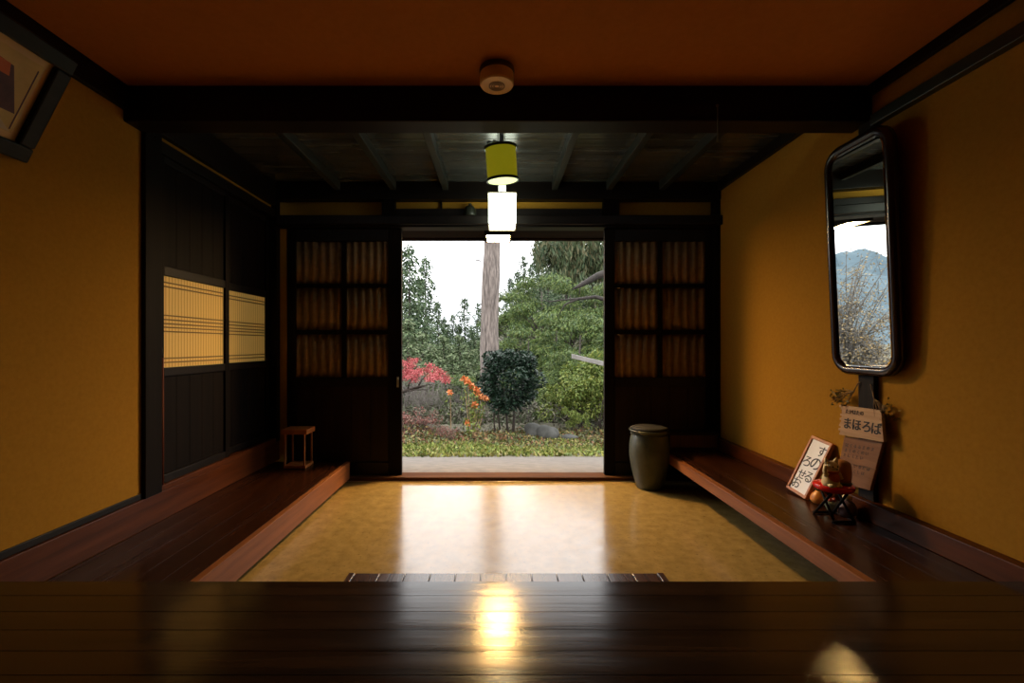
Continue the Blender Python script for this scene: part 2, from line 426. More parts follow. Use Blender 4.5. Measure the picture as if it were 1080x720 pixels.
# ------------------------------------------------------------------ sliding screens in the side wall
def screen(name, ya, yb, x):
    e = sempty(name, (x, (ya + yb) / 2, .318))
    x0, x1 = x - .03, x
    st = .038
    bx(x0, x1, ya, ya + st, .318, 1.935).build('stile', M['dark_z'], e, .003)
    bx(x0, x1, yb - st, yb, .318, 1.935).build('stile', M['dark_z'], e, .003)
    a, b_ = ya + st, yb - st
    for nm, z0, z1 in (('bottom_rail', .318, .36), ('middle_rail', .845, .889), ('middle_rail', 1.346, 1.392), ('top_rail', 1.90, 1.935)):
        bx(x0, x1 - .001, a, b_, z0, z1).build(nm, M['dark_y'], e, .003)
    for nm, z0, z1 in (('lower_panel', .36, .845), ('upper_panel', 1.392, 1.90)):
        mb = MB(); nb = 5; w = (b_ - a) / nb
        for i in range(nb): mb.box(x - .02, x - .012, a + i * w + .0006, a + (i + 1) * w - .0006, z0, z1)
        mb.build(nm, M['dark_z'], e, .0015)
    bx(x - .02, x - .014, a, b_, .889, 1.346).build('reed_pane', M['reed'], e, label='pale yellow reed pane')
    mb = MB()
    for t in (.07, .115, .43, .475, .52, .56, .605, .90, .945):
        z = 1.346 - t * .457
        mb.box(x - .014, x - .0115, a, b_, z - .0032, z + .0032)
    mb.build('reed_lattice', plain('reed_binding', (.22, .13, .035), .7), e)
    return e
screen('door_3', 2.207, 2.79, -XW)
screen('door_4', 2.752, 3.343, -XW - .034)

# ------------------------------------------------------------------ side platforms
t = thing('wooden_platform', 'low dark plank platform along the wall with the reed screens', 'platform', (-1.35, 2.4, 0))
mb = MB()
for i in range(5):
    x0 = -1.63 + i * .104
    mb.box(x0, x0 + .1035, 1.33, 3.325, .118, .15)
mb.build('deck', M['deck_y'], t, .0006)
bx(-1.112, -1.08, 1.33, 3.325, .026, .1505).build('fascia', M['fascia'], t, .004)
bx(-1.60, -1.17, 1.40, 3.30, .0, .117).build('base', M['dark_y'], t)
t = thing('wooden_platform', 'higher plank platform along the wall under the mirror', 'platform', (1.4, 2.3, 0))
mb = MB()
for i in range(4):
    x0 = 1.222 + i * .1055
    mb.box(x0, min(x0 + .105, 1.644), 1.33, 3.325, .208, .24)
mb.build('deck', M['deck_y'], t, .0006)
bx(1.185, 1.221, 1.33, 3.325, .178, .2405).build('fascia', M['fascia'], t, .004)
bx(1.46, 1.60, 1.40, 3.30, 0, .207).build('base', M['dark_y'], t)
# step board
t = thing('step_board', 'short slatted wooden step against the raised plank floor', 'step', (.03, 1.57, 0))
mb = MB(); x0, x1 = -.563, .626; nb = 12; w = (x1 - x0 - .05) / nb
mb.box(x0, x0 + .0235, 1.39, 1.722, .105, .14); mb.box(x1 - .0235, x1, 1.39, 1.722, .105, .14)
for i in range(nb): mb.box(x0 + .025 + i * w + .0015, x0 + .025 + (i + 1) * w - .0015, 1.39, 1.72, .11, .139)
mb.build('slatted_deck', M['stepw'], t, .002)
bx(x0 + .03, x1 - .03, 1.395, 1.43, 0, .108).build('bearer', M['dark_x'], t, .003)
bx(x0 + .03, x1 - .03, 1.64, 1.675, 0, .108).build('bearer', M['dark_x'], t, .003)

# low slatted box at the end of the higher platform
t = thing('shoe_bench', 'low box with slatted front and dark top beside the celadon jar', 'bench', (1.42, 3.34, 0))
bx(1.215, 1.60, 3.27, 3.40, .352, .372).build('top_board', M['dark_x'], t, .006)
mb = MB(); nb = 16
for i in range(nb):
    w = .345 / nb; mb.box(1.245 + i * w + .001, 1.245 + (i + 1) * w - .001, 3.29, 3.30, .262, .352)
mb.build('slatted_front', wood('slat_wood', (.05, .022, .012), (.13, .06, .03), 'z', .5), t, .001)
bx(1.25, 1.585, 3.30, 3.395, .241, .352).build('body', M['dark_x'], t)

# ------------------------------------------------------------------ lamps
t = thing('ceiling_lamp', 'small warm glowing lamp under the eaves outside the open doorway', 'lamp', (.003, 3.85, 1.935))
bx(-.092, .098, 3.702, 3.958, 1.902, 1.912).build('diffuser', M['porch_em'], t, label='bright warm diffuser')
mb = MB(); mb.box(-.108, .114, 3.686, 3.974, 1.913, 1.9349)
for x in (-.100, .106): mb.box(x - .007, x + .007, 3.688, 3.972, 1.894, 1.914)
for y in (3.694, 3.966): mb.box(-.094, .100, y - .007, y + .007, 1.894, 1.914)
for y in (3.79, 3.87): mb.box(-.092, .098, y - .002, y + .002, 1.897, 1.9015)
mb.build('lamp_frame', M['dark_x'], t)
t = thing('pendant_lantern', 'bright white square lantern hanging before the entrance doors', 'lamp', (.03, 3.1, 2.142))
bx(-.062, .122, 3.01, 3.19, 1.806, 2.008).build('lantern_shade', M['cube_em'], t, .006)
for z in (1.800, 2.009):
    mb = MB(); mb.box(-.066, .126, 3.006, 3.014, z, z + .006); mb.box(-.066, .126, 3.186, 3.194, z, z + .006)
    mb.box(-.066, -.058, 3.006, 3.194, z, z + .006); mb.box(.118, .126, 3.006, 3.194, z, z + .006)
    mb.build('lantern_frame', M['lwood'], t)
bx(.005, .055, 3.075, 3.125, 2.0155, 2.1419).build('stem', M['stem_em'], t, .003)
t = thing('pendant_lamp', 'drum lamp with yellow-green shade and black hoops hanging from joist', 'lamp', (.02, 2.4, 2.142))
rot = Matrix.Rotation(math.radians(-4), 4, 'Y') @ Matrix.Rotation(math.radians(6), 4, 'X')
T = Matrix.Translation((.02, 2.4, 1.955)) @ rot
mb = MB(); mb.lathe([(.079, -.08), (.080, 0), (.079, .08), (.0775, .08), (.0785, 0), (.0775, -.08), (.079, -.08)], 0, 0, 48, T); sh = mb.build('lamp_shade', M['drum_em'], t, smooth=True)
for z in (-.088, .076):
    mb = MB(); mb.lathe([(.086, z), (.087, z + .006), (.086, z + .013), (.077, z + .013), (.076, z + .006), (.077, z), (.086, z)], 0, 0, 48, T); mb.build('hoop', M['black'], t, smooth=True)
mb = MB(); mb.lathe([(.0775, -.0872), (.0775, -.080), (0.0001, -.080)], 0, 0, 40, T); mb.build('diffuser', M['drum_low'], t)
mb = MB()
for k in range(3):
    a = k * 2 * PI / 3 + .3; mb.tube([T @ Vector((0, 0, .082)), T @ Vector((.079 * math.cos(a), .079 * math.sin(a), .082))], .002, 6)
mb.build('shade_spider', M['black'], t)
MB().ball((.02, 2.4, 1.995), .022, 16, 10).build('bulb', M['bulb'], t, smooth=True, label='glowing white bulb')
MB().tube([(.02, 2.4, 2.1418), (.02, 2.4, 2.016)], .011, 12).build('rod', M['black'], t, smooth=True)
mb = MB(); mb.tube([(.02, 2.4, 2.055), (-.01, 2.395, 2.075), (-.035, 2.39, 2.066)], [.004, .005, .004], 8); mb.ball((-.043, 2.39, 2.064), (.016, .012, .011)); mb.ball((-.018, 2.393, 2.07), (.012, .01, .01))
mb.build('bracket', M['black'], t, smooth=True)
t = thing('smoke_detector', 'round cream smoke detector on the front ceiling before the beam', 'smoke detector', (-.004, 1.88, ZC))
MB().lathe([(.071, ZC - .0003), (.073, ZC - .012), (.071, ZC - .022)], -.004, 1.88, 48).build('base', plain('detector_base', (.12, .07, .03), .6), t, smooth=False)
MB().lathe([(.069, ZC - .022), (.070, ZC - .062), (.066, ZC - .069), (.0001, ZC - .070)], -.004, 1.88, 48).build('body', M['cream'], t, smooth=False)
mb = MB()
for r in (.010, .019, .028):
    mb.lathe([(r, ZC - .0695), (r, ZC - .0725), (r + .005, ZC - .0725), (r + .005, ZC - .0695), (r, ZC - .0695)], -.004, 1.88, 32)
mb.build('grille', M['grill'], t)
mb = MB(); mb.tube([(.962, 1.996, 2.05), (.962, 1.992, 2.04), (.962, 1.992, 1.90)], .0022, 6); mb.ball((.962, 1.995, 2.05), .006); mb.ball((.962, 1.992, 1.897), (.004, .004, .008))
tag(mb.build('hanging_string', plain('cord_grey', (.16, .15, .13), .6), smooth=True), 'thin string hanging from a nail on the dark beam', 'string')
t = thing('door_bell', 'small dark dome-shaped bell on the lintel over the doorway', 'bell', (-.205, 3.34, 1.953))
mb = MB(); mb.lathe([(.0001, 1.953), (.047, 1.953), (.048, 1.966), (.044, 2.0), (.03, 2.026), (.012, 2.036), (.0001, 2.037)], -.205, 3.372, 28); mb.build('dome', M['rail_g'], t, smooth=True)
MB().ball((-.205, 3.372, 2.042), .012).build('knob', M['rail_g'], t, smooth=True)

# ------------------------------------------------------------------ mirror
def rrect(y0, y1, z0, z1, r, n=8):
    pts = []
    for cy, cz, a0 in ((y1 - r, z0 + r, -PI / 2), (y1 - r, z1 - r, 0), (y0 + r, z1 - r, PI / 2), (y0 + r, z0 + r, PI)):
        for i in range(n + 1):
            a = a0 + PI / 2 * i / n
            pts.append(((cy + r * math.cos(a), cz + r * math.sin(a)), (math.cos(a), math.sin(a))))
    return pts
def sweep(ring, prof):
    mb = MB(); k = len(prof); n = len(ring); vs = []; fs = []
    for (p, nn) in ring:
        for a, x in prof: vs.append((x, p[0] + nn[0] * a, p[1] + nn[1] * a))
    for i in range(n):
        j = (i + 1) % n
        for q in range(k):
            q2 = (q + 1) % k
            fs.append((i * k + q, i * k + q2, j * k + q2, j * k + q))
    return mb.add(vs, fs)
MY0, MY1, MZ0, MZ1 = 1.805, 2.168, .868, 1.908
t = thing('wall_mirror', 'tall mirror with rounded corners in dark frame on the wall', 'mirror', (1.612, 1.99, .868))
ring = rrect(MY0 + .022, MY1 - .022, MZ0 + .022, MZ1 - .022, .072)
prof = []
for i in range(14):
    a = 2 * PI * i / 14; prof.append((.0235 * math.cos(a) , 1.532 + .020 * math.sin(a)))
prof2 = [(-.020, 1.603), (-.013, 1.593), (0, 1.588), (.013, 1.592), (.0215, 1.602), (.022, 1.620), (-.020, 1.620)]
sweep(ring, prof2).build('frame', M['mframe'], t, smooth=True)
def disc(ring, a, x0, x1, inner):
    mb = MB(); n = len(ring)
    A = [(x1, p[0] + q[0] * a, p[1] + q[1] * a) for p, q in ring]
    B = [(x0, p[0] + q[0] * inner, p[1] + q[1] * inner) for p, q in ring]
    fs = [tuple(reversed(range(n, 2 * n)))] + [(i, (i + 1) % n, n + (i + 1) % n, n + i) for i in range(n)]
    return mb.add(A + B, fs)
g = disc(ring, -.017, 1.601, 1.6045, -.026)
g.build('glass', M['mirror'], t)
bx(1.612, 1.618, 1.84, 2.135, .93, 1.87).build('back_board', M['dark_z'], t)
t.rotation_euler = (0, math.radians(-2.5), math.radians(1.6))

# ------------------------------------------------------------------ framed picture tilted off the wall
t = thing('framed_picture', 'large framed painting tilted forward high on the yellow wall', 'picture', (-1.6, 1.2, 1.64))
A = Vector((-1.640, 1.565, 1.635)); u = Vector((0, -1, 0)); vv = Vector((.178, 0, .345)); L = vv.length; vv.normalize()
nrm = vv.cross(u) ; nrm = nrm if nrm.x > 0 else -nrm
Wd = 1.0
def pq(a0, a1, b0, b1, lift): return [A + u * a0 + vv * b0 + nrm * lift, A + u * a1 + vv * b0 + nrm * lift, A + u * a1 + vv * b1 + nrm * lift, A + u * a0 + vv * b1 + nrm * lift]
fw = .052
mb = MB()
for r_ in ((0, Wd, 0, fw), (0, Wd, L - fw, L), (0, fw, fw, L - fw), (Wd - fw, Wd, fw, L - fw)): mb.slab(pq(*r_, .028), .026, nrm)
mb.build('frame', M['picframe'], t, .006)
MB().slab(pq(fw - .005, Wd - fw + .005, fw - .005, L - fw + .005, .010), .006, nrm).build('mat_board', M['mat_board'], t)
i0 = fw + .022
art = MB(); art.slab(pq(i0, Wd - i0, i0, L - i0, .012), .002, nrm)
art.cur = 1; art.slab([A + u * a + vv * b_ + nrm * .013 for a, b_ in ((i0 + .016, .135), (.6, .13), (.30, .29), (i0 + .075, .27))], .001, nrm)
art.cur = 2; art.slab([A + u * a + vv * b_ + nrm * .0135 for a, b_ in ((i0 + .075, .235), (.40, .24), (.34, .285), (i0 + .085, .272))], .001, nrm)
art.cur = 3; art.slab([A + u * a + vv * b_ + nrm * .0132 for a, b_ in ((i0 + .005, i0 + .002), (.6, i0 + .002), (.5, .12), (.15, .125))], .001, nrm)
art.cur = 1; art.slab([A + u * a + vv * b_ + nrm * .0128 for a, b_ in ((i0 + .008, i0 + .01), (i0 + .012, i0 + .01), (i0 + .012, L - i0 - .02), (i0 + .008, L - i0 - .02))], .0006, nrm)
art.build('painting', [M['art_ground'], M['art_dark'], M['art_red'], M['art_pale']], t)
MB().tube([A + u * .1 + vv * (L * .9), (-1.646, 1.465, 2.02)], .003, 6).build('cord', M['black'], t)

# ------------------------------------------------------------------ things by the post
def board(name, label, cat, TL, TR, BR, BL, th, mat, jag=False):
    c = (Vector(BL) + Vector(BR)) / 2
    t = thing(name, label, cat, tuple(c))
    ux = (Vector(TR) - Vector(TL)).normalized(); uy = (Vector(TL) - Vector(BL)).normalized(); n = ux.cross(uy).normalized()
    return t, ux, uy, n
TL, TR = Vector((1.606, 2.132, .720)), Vector((1.606, 1.908, .727)); BR, BL = Vector((1.604, 1.892, .598)), Vector((1.604, 2.142, .581))
t, ux, uy, n = board('hanging_sign', 'pale weathered board with brush writing hanging on the dark post', 'sign', TL, TR, BR, BL, .012, None)
mb = MB(); k = 14
for i in range(k):     # left end is split and uneven
    f0, f1 = i / k, (i + 1) / k
    e = random.uniform(-.012, .012)
    mb.slab([BL.lerp(TL, f0) - ux * e, BR.lerp(TR, f0), BR.lerp(TR, f1), BL.lerp(TL, f1) - ux * e], .014, n)
mb.build('board', M['board_light'], t)
cen = (TL + TR + BL + BR) / 4
rows = [(c, -.058 + i * .041, -.010, .044, 0) for i, c in enumerate('まほろば')]
rows = [(c, (i - 1.5) * .053 + .012, -.012, .056, 0) for i, c in enumerate('まほろば')]
lettering('lettering', rows, .04, M['ink'], cen, ux, uy, t, .0008, .0009)
lettering('small_lettering', [(c, -.075 + i * .021, .043, .023, 0) for i, c in enumerate('たかはたの')], .04, M['carve'], cen, ux, uy, t, .0008, .0001)
for q in ([TL + ux * .03, (1.615, 2.040, .830), (1.621, 2.035, .835)], [TR - ux * .02, (1.615, 1.97, .825), (1.621, 1.98, .83)]): MB().tube(q, .0022, 6).build('cord', M['twig'], t)
TL2, TR2 = Vector((1.618, 2.125, .574)), Vector((1.622, 1.918, .592)); BR2 = Vector((1.598, 1.955, .376)); BL2 = BR2 + (TL2 - TR2) + Vector((.0, -.012, 0))
t, ux, uy, n = board('hanging_sign', 'darker old board with faded lines hung below the pale one', 'sign', TL2, TR2, BR2, BL2, .012, None)
mb = MB(); mb.slab([BL2, BR2, BR2.lerp(TR2, .44), BL2.lerp(TL2, .44)], .014, n); mb.slab([BL2.lerp(TL2, .445), BR2.lerp(TR2, .445), TR2, TL2], .014, n)
mb.build('board', M['board_dark'], t, .0015)
cen = (TL2 + TR2 + BL2 + BR2) / 4
rows = []
for r_, yy in enumerate((.072, .048, .024, -.018, -.042)):
    for i in range(7 - r_ % 3): rows.append((random.choice('のはたくにしてかいまる'), -.075 + i * .0235, yy, .019, 0))
lettering('lettering', rows, .015, M['carve'], cen, ux, uy, t, .0005)
for q in ([TL2 + ux * .02, BL + (BR - BL) * .12 - n * .006], [TR2 - ux * .02, BL + (BR - BL) * .88 - n * .006]): MB().tube(q, .0018, 6).build('cord', M['twig'], t)

# dried sprig tied over the pale board
t = thing('dried_sprig', 'dried sprig tied to the post over the pale board', 'dried plant', (1.61, 2.03, .74))
mb = MB()
rng = np.random.default_rng(3)
for i in range(10):
    a = Vector((1.614, 2.06, .79)); b_ = Vector((1.598, 2.135, .752)) + Vector(rng.normal(0, .014, 3)); mb.tube([a, a.lerp(b_, .5) + Vector((0, 0, .012)), b_], [.002, .0015, .0008], 5)
mb.build('stem', M['twig'], t); mb = MB()
for i in range(8):
    a = Vector((1.618, 1.955, .77)); b_ = Vector((1.612, 1.885, .715)) + Vector(rng.normal(0, .014, 3)); mb.tube([a, a.lerp(b_, .5) + Vector((-.004, 0, .012)), b_], [.002, .0015, .0008], 5)
mb.build('stem', M['twig'], t)

def leaves(N, cen, size, asp=.45, up=.0, rng=None, dirs=None):
    """N leaf blades as folded rhombs; cen (N,3), size scalar or (N,)"""
    rng = rng or np.random.default_rng(1)
    cen = np.asarray(cen, float); N = len(cen)
    d = rng.normal(size=(N, 3)) if dirs is None else np.asarray(dirs, float) + rng.normal(0, .35, (N, 3))
    d[:, 2] += up; d /= np.linalg.norm(d, axis=1)[:, None]
    s = rng.normal(size=(N, 3)); s -= (s * d).sum(1)[:, None] * d; s /= np.linalg.norm(s, axis=1)[:, None]
    nn = np.cross(d, s)
    L = (np.asarray(size) * rng.uniform(.7, 1.3, N))[:, None]
    v = np.empty((N, 4, 3))
    v[:, 0] = cen - d * L * .5; v[:, 1] = cen + s * L * asp * .5 + nn * L * .06
    v[:, 2] = cen + d * L * .5 - nn * L * .05; v[:, 3] = cen - s * L * asp * .5 + nn * L * .06
    return v.reshape(-1, 3)
def leafobj(name, verts, mat, parent=None):
    n = len(verts) // 4
    me = bpy.data.meshes.new(name)
    off = np.array(parent_off(parent)) if parent else np.zeros(3)
    me.vertices.add(len(verts)); me.vertices.foreach_set('co', (verts - off).astype(np.float32).ravel())
    me.loops.add(n * 4); me.loops.foreach_set('vertex_index', np.arange(n * 4, dtype=np.int32))
    me.polygons.add(n); me.polygons.foreach_set('loop_start', np.arange(0, n * 4, 4, dtype=np.int32))
    me.update(calc_edges=True); me.validate()
    me.materials.append(mat)
    o = bpy.data.objects.new(name, me); C.objects.link(o)
    if parent: o.parent = parent
    return o
cs = np.concatenate([rng.normal((1.599, 2.132, .755), (.012, .022, .02), (90, 3)), rng.normal((1.618, 1.892, .722), (.008, .022, .02), (50, 3))])
cs[:, 0] = np.minimum(cs[:, 0], 1.63)
leafobj('leaves', leaves(120, cs, .018, .5, 0, rng), M['dryleaf'], t)

# leaning framed sign
TL, TR, BR, BL = [Vector(p) - Vector((0.004, 0, .0095)) for p in ((1.632, 2.362, .544), (1.632, 2.213, .531), (1.513, 2.237, .253), (1.513, 2.386, .266))]
t = thing('framed_sign', 'white lettered sign in orange wood frame leaning on the wall', 'sign', tuple((BL + BR) / 2))
ux = (TR - TL).normalized(); uy = (TL - BL).normalized(); n = ux.cross(uy).normalized()
W_, H_ = (TR - TL).length, (TL - BL).length
def fq(a0, a1, b0, b1): return [BL + ux * a0 + uy * b0, BL + ux * a1 + uy * b0, BL + ux * a1 + uy * b1, BL + ux * a0 + uy * b1]
mb = MB(); f = .015
for r_ in ((0, W_, 0, f), (0, W_, H_ - f, H_), (0, f, f, H_ - f), (W_ - f, W_, f, H_ - f)): mb.slab(fq(*r_), .02, n)
mb.build('frame', M['orange_wood'], t, .003)
MB().slab([p - n * .006 for p in fq(f - .002, W_ - f + .002, f - .002, H_ - f + .002)], .008, n).build('panel', M['white_sign'], t, label='glossy white panel')
cen = BL + ux * W_ / 2 + uy * H_ / 2 - n * .006
rows = [('す', .032, .094, .062, 0), ('の', .029, .026, .078, 0), ('る', .026, -.048, .066, 0), ('ろ', -.030, .020, .066, 0), ('せ', -.022, -.050, .058, 0), ('お', -.028, -.100, .064, 0)]
for rr_ in (rows[:3], rows[3:]): lettering('lettering', rr_, .05, M['ink'], cen, ux, uy, t, .0006, .0002)

# small stool and ornaments
SX, SY, SZ = 1.476, 2.0, .392
t = thing('folding_stool', 'tiny folding stool with red round seat and dark crossed legs', 'stool', (SX, SY, .24))
MB().lathe([(.0001, SZ - .026), (.066, SZ - .026), (.075, SZ - .018), (.077, SZ - .006), (.072, SZ), (.0001, SZ)], SX, SY, 40).build('seat', M['lacquer'], t, smooth=True)
for sx in (-.042, .042):
    for s_ in (-1, 1):
        ox = .004 * s_
        MB().tube([(SX + sx + ox, SY - .058 * s_, .2415), (SX + sx * .8 + ox, SY + .045 * s_, SZ - .024)], .0055, 8).build('leg', M['dark_z'], t, smooth=True)
for s_ in (-1, 1):
    MB().tube([(SX - .05, SY - .058 * s_, .2465), (SX + .05, SY - .058 * s_, .2465)], .0055, 8).build('foot_bar', M['dark_z'], t, smooth=True)
# cream seated figurine
FX, FY = SX - .034, SY - .028
t = thing('figurine', 'small cream animal figurine in red robe on the red stool', 'figurine', (FX, FY, SZ))
mb = MB()
mb.lathe([(.0001, SZ + .0), (.030, SZ + .001), (.034, SZ + .012), (.031, SZ + .035), (.024, SZ + .056), (.016, SZ + .066), (.0001, SZ + .068)], FX, FY, 24)
mb.ball((FX, FY - .004, SZ + .083), (.029, .027, .025), 18, 12)
for s_ in (-1, 1): mb.tube([(FX + s_ * .017, FY - .002, SZ + .098), (FX + s_ * .022, FY - .002, SZ + .114), (FX + s_ * .025, FY - .002, SZ + .124)], [.012, .007, .0008], 10)
for s_ in (-1, 1): mb.ball((FX + s_ * .016, FY - .026, SZ + .008), (.012, .016, .009))
mb.ball((FX + .0, FY - .030, SZ + .077), (.012, .009, .008))
mb.tube([(FX - .027, FY - .012, SZ + .045), (FX - .036, FY - .016, SZ + .07), (FX - .033, FY - .018, SZ + .092)], [.009, .009, .008], 10); mb.tube([(FX + .03, FY - .005, SZ + .055), (FX + .031, FY - .022, SZ + .035)], [.009, .008], 10)
mb.build('body', M['doll'], t, smooth=True)
mb = MB(); mb.ball((FX + .002, FY - .013, SZ + .038), (.026, .023, .027), 18, 12); mb.tube([(FX + .026 * math.cos(a), FY - .003 + .024 * math.sin(a), SZ + .063) for a in np.linspace(-PI, PI, 24)], .005, 6)
mb.build('robe', M['robe'], t, smooth=True, label='red robe')
mb = MB()
for s_ in (-1, 1): mb.ball((FX + s_ * .010, FY - .028, SZ + .089), .0035)
mb.ball((FX, FY - .039, SZ + .080), (.0035, .002, .0025)); mb.build('face', M['ink'], t, smooth=True)
BX_, BY_ = SX + .034, SY - .002
t = thing('ornament', 'brown rounded ornament on the red stool beside the cream figurine', 'ornament', (BX_, BY_, SZ))
mb = MB(); mb.lathe([(.0001, SZ + .012), (.033, SZ + .012), (.036, SZ + .03), (.036, SZ + .07), (.031, SZ + .094), (.018, SZ + .104), (.0001, SZ + .106)], BX_, BY_, 28); mb.build('body', M['brown'], t, smooth=True)
MB().lathe([(.0001, SZ), (.036, SZ), (.038, SZ + .006), (.034, SZ + .0125), (.0001, SZ + .0125)], BX_, BY_, 28).build('base', M['dkgreen'], t, smooth=True)
GX, GY = 1.548, 2.19
t = thing('gourd_ornament', 'small orange gourd-shaped ornament standing behind the red stool', 'ornament', (GX, GY, .24))
MB().lathe([(.0001, .2402), (.026, .2402), (.037, .252), (.038, .268), (.030, .285), (.018, .296), (.015, .303), (.0001, .304)], GX, GY, 28).build('body', M['gourd'], t, smooth=True)
MB().lathe([(.0001, .303), (.016, .303), (.020, .315), (.016, .33), (.006, .342), (.0001, .343)], GX, GY, 20).build('stopper', M['dkgreen'], t, smooth=True)
GX, GY = 1.590, 2.09
t = thing('ornament_jar', 'small mauve round jar with cream stopper beside the dark post', 'jar', (GX, GY, .24))
MB().lathe([(.0001, .2402), (.022, .2402), (.035, .256), (.037, .276), (.028, .300), (.016, .309), (.0001, .31)], GX - .035, GY - .065, 28).build('body', M['mauve'], t, smooth=True)
MB().ball((GX - .035, GY - .065, .322), (.019, .019, .015)).build('stopper', M['doll'], t, smooth=True)
t = thing('ornament_cup', 'small sage green cup half hidden behind the legs of the red stool', 'cup', (1.538, 2.10, .24))
MB().lathe([(.0001, .2402), (.016, .2402), (.026, .265), (.029, .285), (.026, .285), (.022, .265), (.0001, .250)], 1.538, 2.10, 24).build('bowl', M['sage'], t, smooth=True)
mb = MB()
for k in range(5): mb.ball((1.538 + .014 * math.cos(k * 1.3), 2.10 + .014 * math.sin(k * 1.3), .288), .009)
mb.build('bead_cluster', plain('berry', (.25, .03, .02), .4), t, smooth=True)

# ------------------------------------------------------------------ jar by the doorway
PX, PY = 1.067, 3.205
t = thing('ceramic_jar', 'tall grey-green ceramic jar on the earth floor beside the doorway', 'jar', (PX, PY, 0))
prof = [(.0001, .0), (.080, .0), (.088, .006), (.105, .06), (.124, .14), (.136, .22), (.137, .29), (.131, .34), (.121, .372), (.119, .380), (.123, .388), (.134, .398), (.139, .404), (.138, .410), (.130, .411), (.120, .402), (.112, .385), (.118, .33), (.124, .25), (.110, .14), (.09, .06), (.0001, .05)]
MB().lathe(prof, PX, PY, 64).build('body', M['pot'], t, smooth=True)
mb = MB()
for k in range(64):
    a = 2 * PI * k / 64; mb.ball((PX + .1235 * math.cos(a), PY + .1235 * math.sin(a), .379), (.005, .005, .0045), 6, 5)
mb.build('beaded_rim', M['pot'], t, smooth=True)
MB().lathe([(.0001, .398), (.112, .398), (.128, .413), (.130, .421), (.10, .432), (.03, .438), (.0001, .438)], PX, PY, 40).build('mouth_shade', M['pot_shade'], t, smooth=True, label='dark disc standing in for the shaded opening')  # near-black disc across the mouth stands in for shade inside the jar

# ------------------------------------------------------------------ small red stand on the far end of the low platform
t = thing('wooden_stand', 'small reddish wooden stand with thin rods on the low platform', 'stand', (-1.40, 3.2, .15))
bx(-1.492, -1.312, 3.13, 3.27, .385, .420).build('top_board', M['orange_wood'], t, .004)
bx(-1.475, -1.322, 3.13, 3.27, .1505, .172).build('bottom_board', M['orange_wood'], t, .004)
for x in (-1.468, -1.334):
    for y in (3.14, 3.26): bx(x - .005, x + .005, y - .005, y + .005, .172, .385).build('post', M['orange_wood'], t, .001)
for k in range(9):
    x = -1.452 + k * .0135
    MB().tube([(x, 3.255, .172), (x, 3.255, .385)], .0018, 6).build('rod', M['dark_z'], t)
# thin reddish strip standing in for the lit edge of the post
t = thing('lit_post_edge', 'slender reddish strip standing in for the lit edge of the dark wall post', 'pole', (-1.634, 2.216, .3185))
MB().tube([(-1.634, 2.216, .3185), (-1.634, 2.216, .93), (-1.636, 2.216, .985)], [.0075, .0075, .003], 10).build('lit_strip', M['lit_edge'], t, smooth=True)
MB().tube([(-1.634, 2.216, .94), (-1.6355, 2.216, .99)], [.0074, .003], 10).build('tip', M['black'], t, smooth=True)

# ================================================================== THE GARDEN
def sstep(a, b, x):
    t_ = np.clip((x - a) / (b - a), 0, 1); return t_ * t_ * (3 - 2 * t_)
def ground(x, y):
    x = np.asarray(x, float); y = np.asarray(y, float)
    z = -.02 - .2 * np.clip(y - 3.7, 0, 2.6) - .13 * np.clip(y - 6.3, 0, 1.7)
    z = z - 1.5 * sstep(10, 15, y) + .04 * np.sin(x * 1.7) * sstep(6.2, 8, y) * np.cos(y * 1.3)
    k = x / np.maximum(y, 1)
    hill = sstep(-.30, .05, k)
    rise = np.clip(y - 13, 0, 60) * (.10 + .22 * sstep(-.05, .2, k))
    far = np.clip(y - 60, 0, 400) * .0
    return z + hill * rise - (1 - hill) * 2.5 * sstep(14, 40, y) + far
def terrain(name, xs, ys, mat):
    gx, gy = np.meshgrid(xs, ys); gz = ground(gx, gy)
    n0, n1 = gx.shape
    v = np.stack([gx, gy, gz], -1).reshape(-1, 3)
    f_ = [(i * n1 + j, i * n1 + j + 1, (i + 1) * n1 + j + 1, (i + 1) * n1 + j) for i in range(n0 - 1) for j in range(n1 - 1)]
    mb = MB(); mb.add(v.tolist(), f_); return mb.build(name, mat, smooth=True, kind='structure')
terrain('road', np.linspace(-8, 8, 33), np.linspace(3.45, 6.25, 15), M['gravel'])
terrain('terrain', np.concatenate([np.linspace(-160, -50, 23), np.linspace(-45, 45, 91)]), np.concatenate([np.linspace(6.25, 16, 40), np.linspace(17, 75, 40)]), M['soil'])
# far mountain seen in the mirror
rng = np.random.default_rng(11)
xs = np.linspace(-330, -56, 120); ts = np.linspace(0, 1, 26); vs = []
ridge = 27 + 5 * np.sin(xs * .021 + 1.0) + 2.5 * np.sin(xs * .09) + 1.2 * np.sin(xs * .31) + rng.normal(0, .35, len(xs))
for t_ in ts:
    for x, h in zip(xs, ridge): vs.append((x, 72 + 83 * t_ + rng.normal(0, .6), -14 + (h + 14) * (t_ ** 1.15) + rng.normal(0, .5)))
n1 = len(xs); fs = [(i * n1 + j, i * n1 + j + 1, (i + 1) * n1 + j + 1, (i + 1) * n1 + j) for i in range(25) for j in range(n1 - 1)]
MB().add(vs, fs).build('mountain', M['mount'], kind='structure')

rng = np.random.default_rng(21)
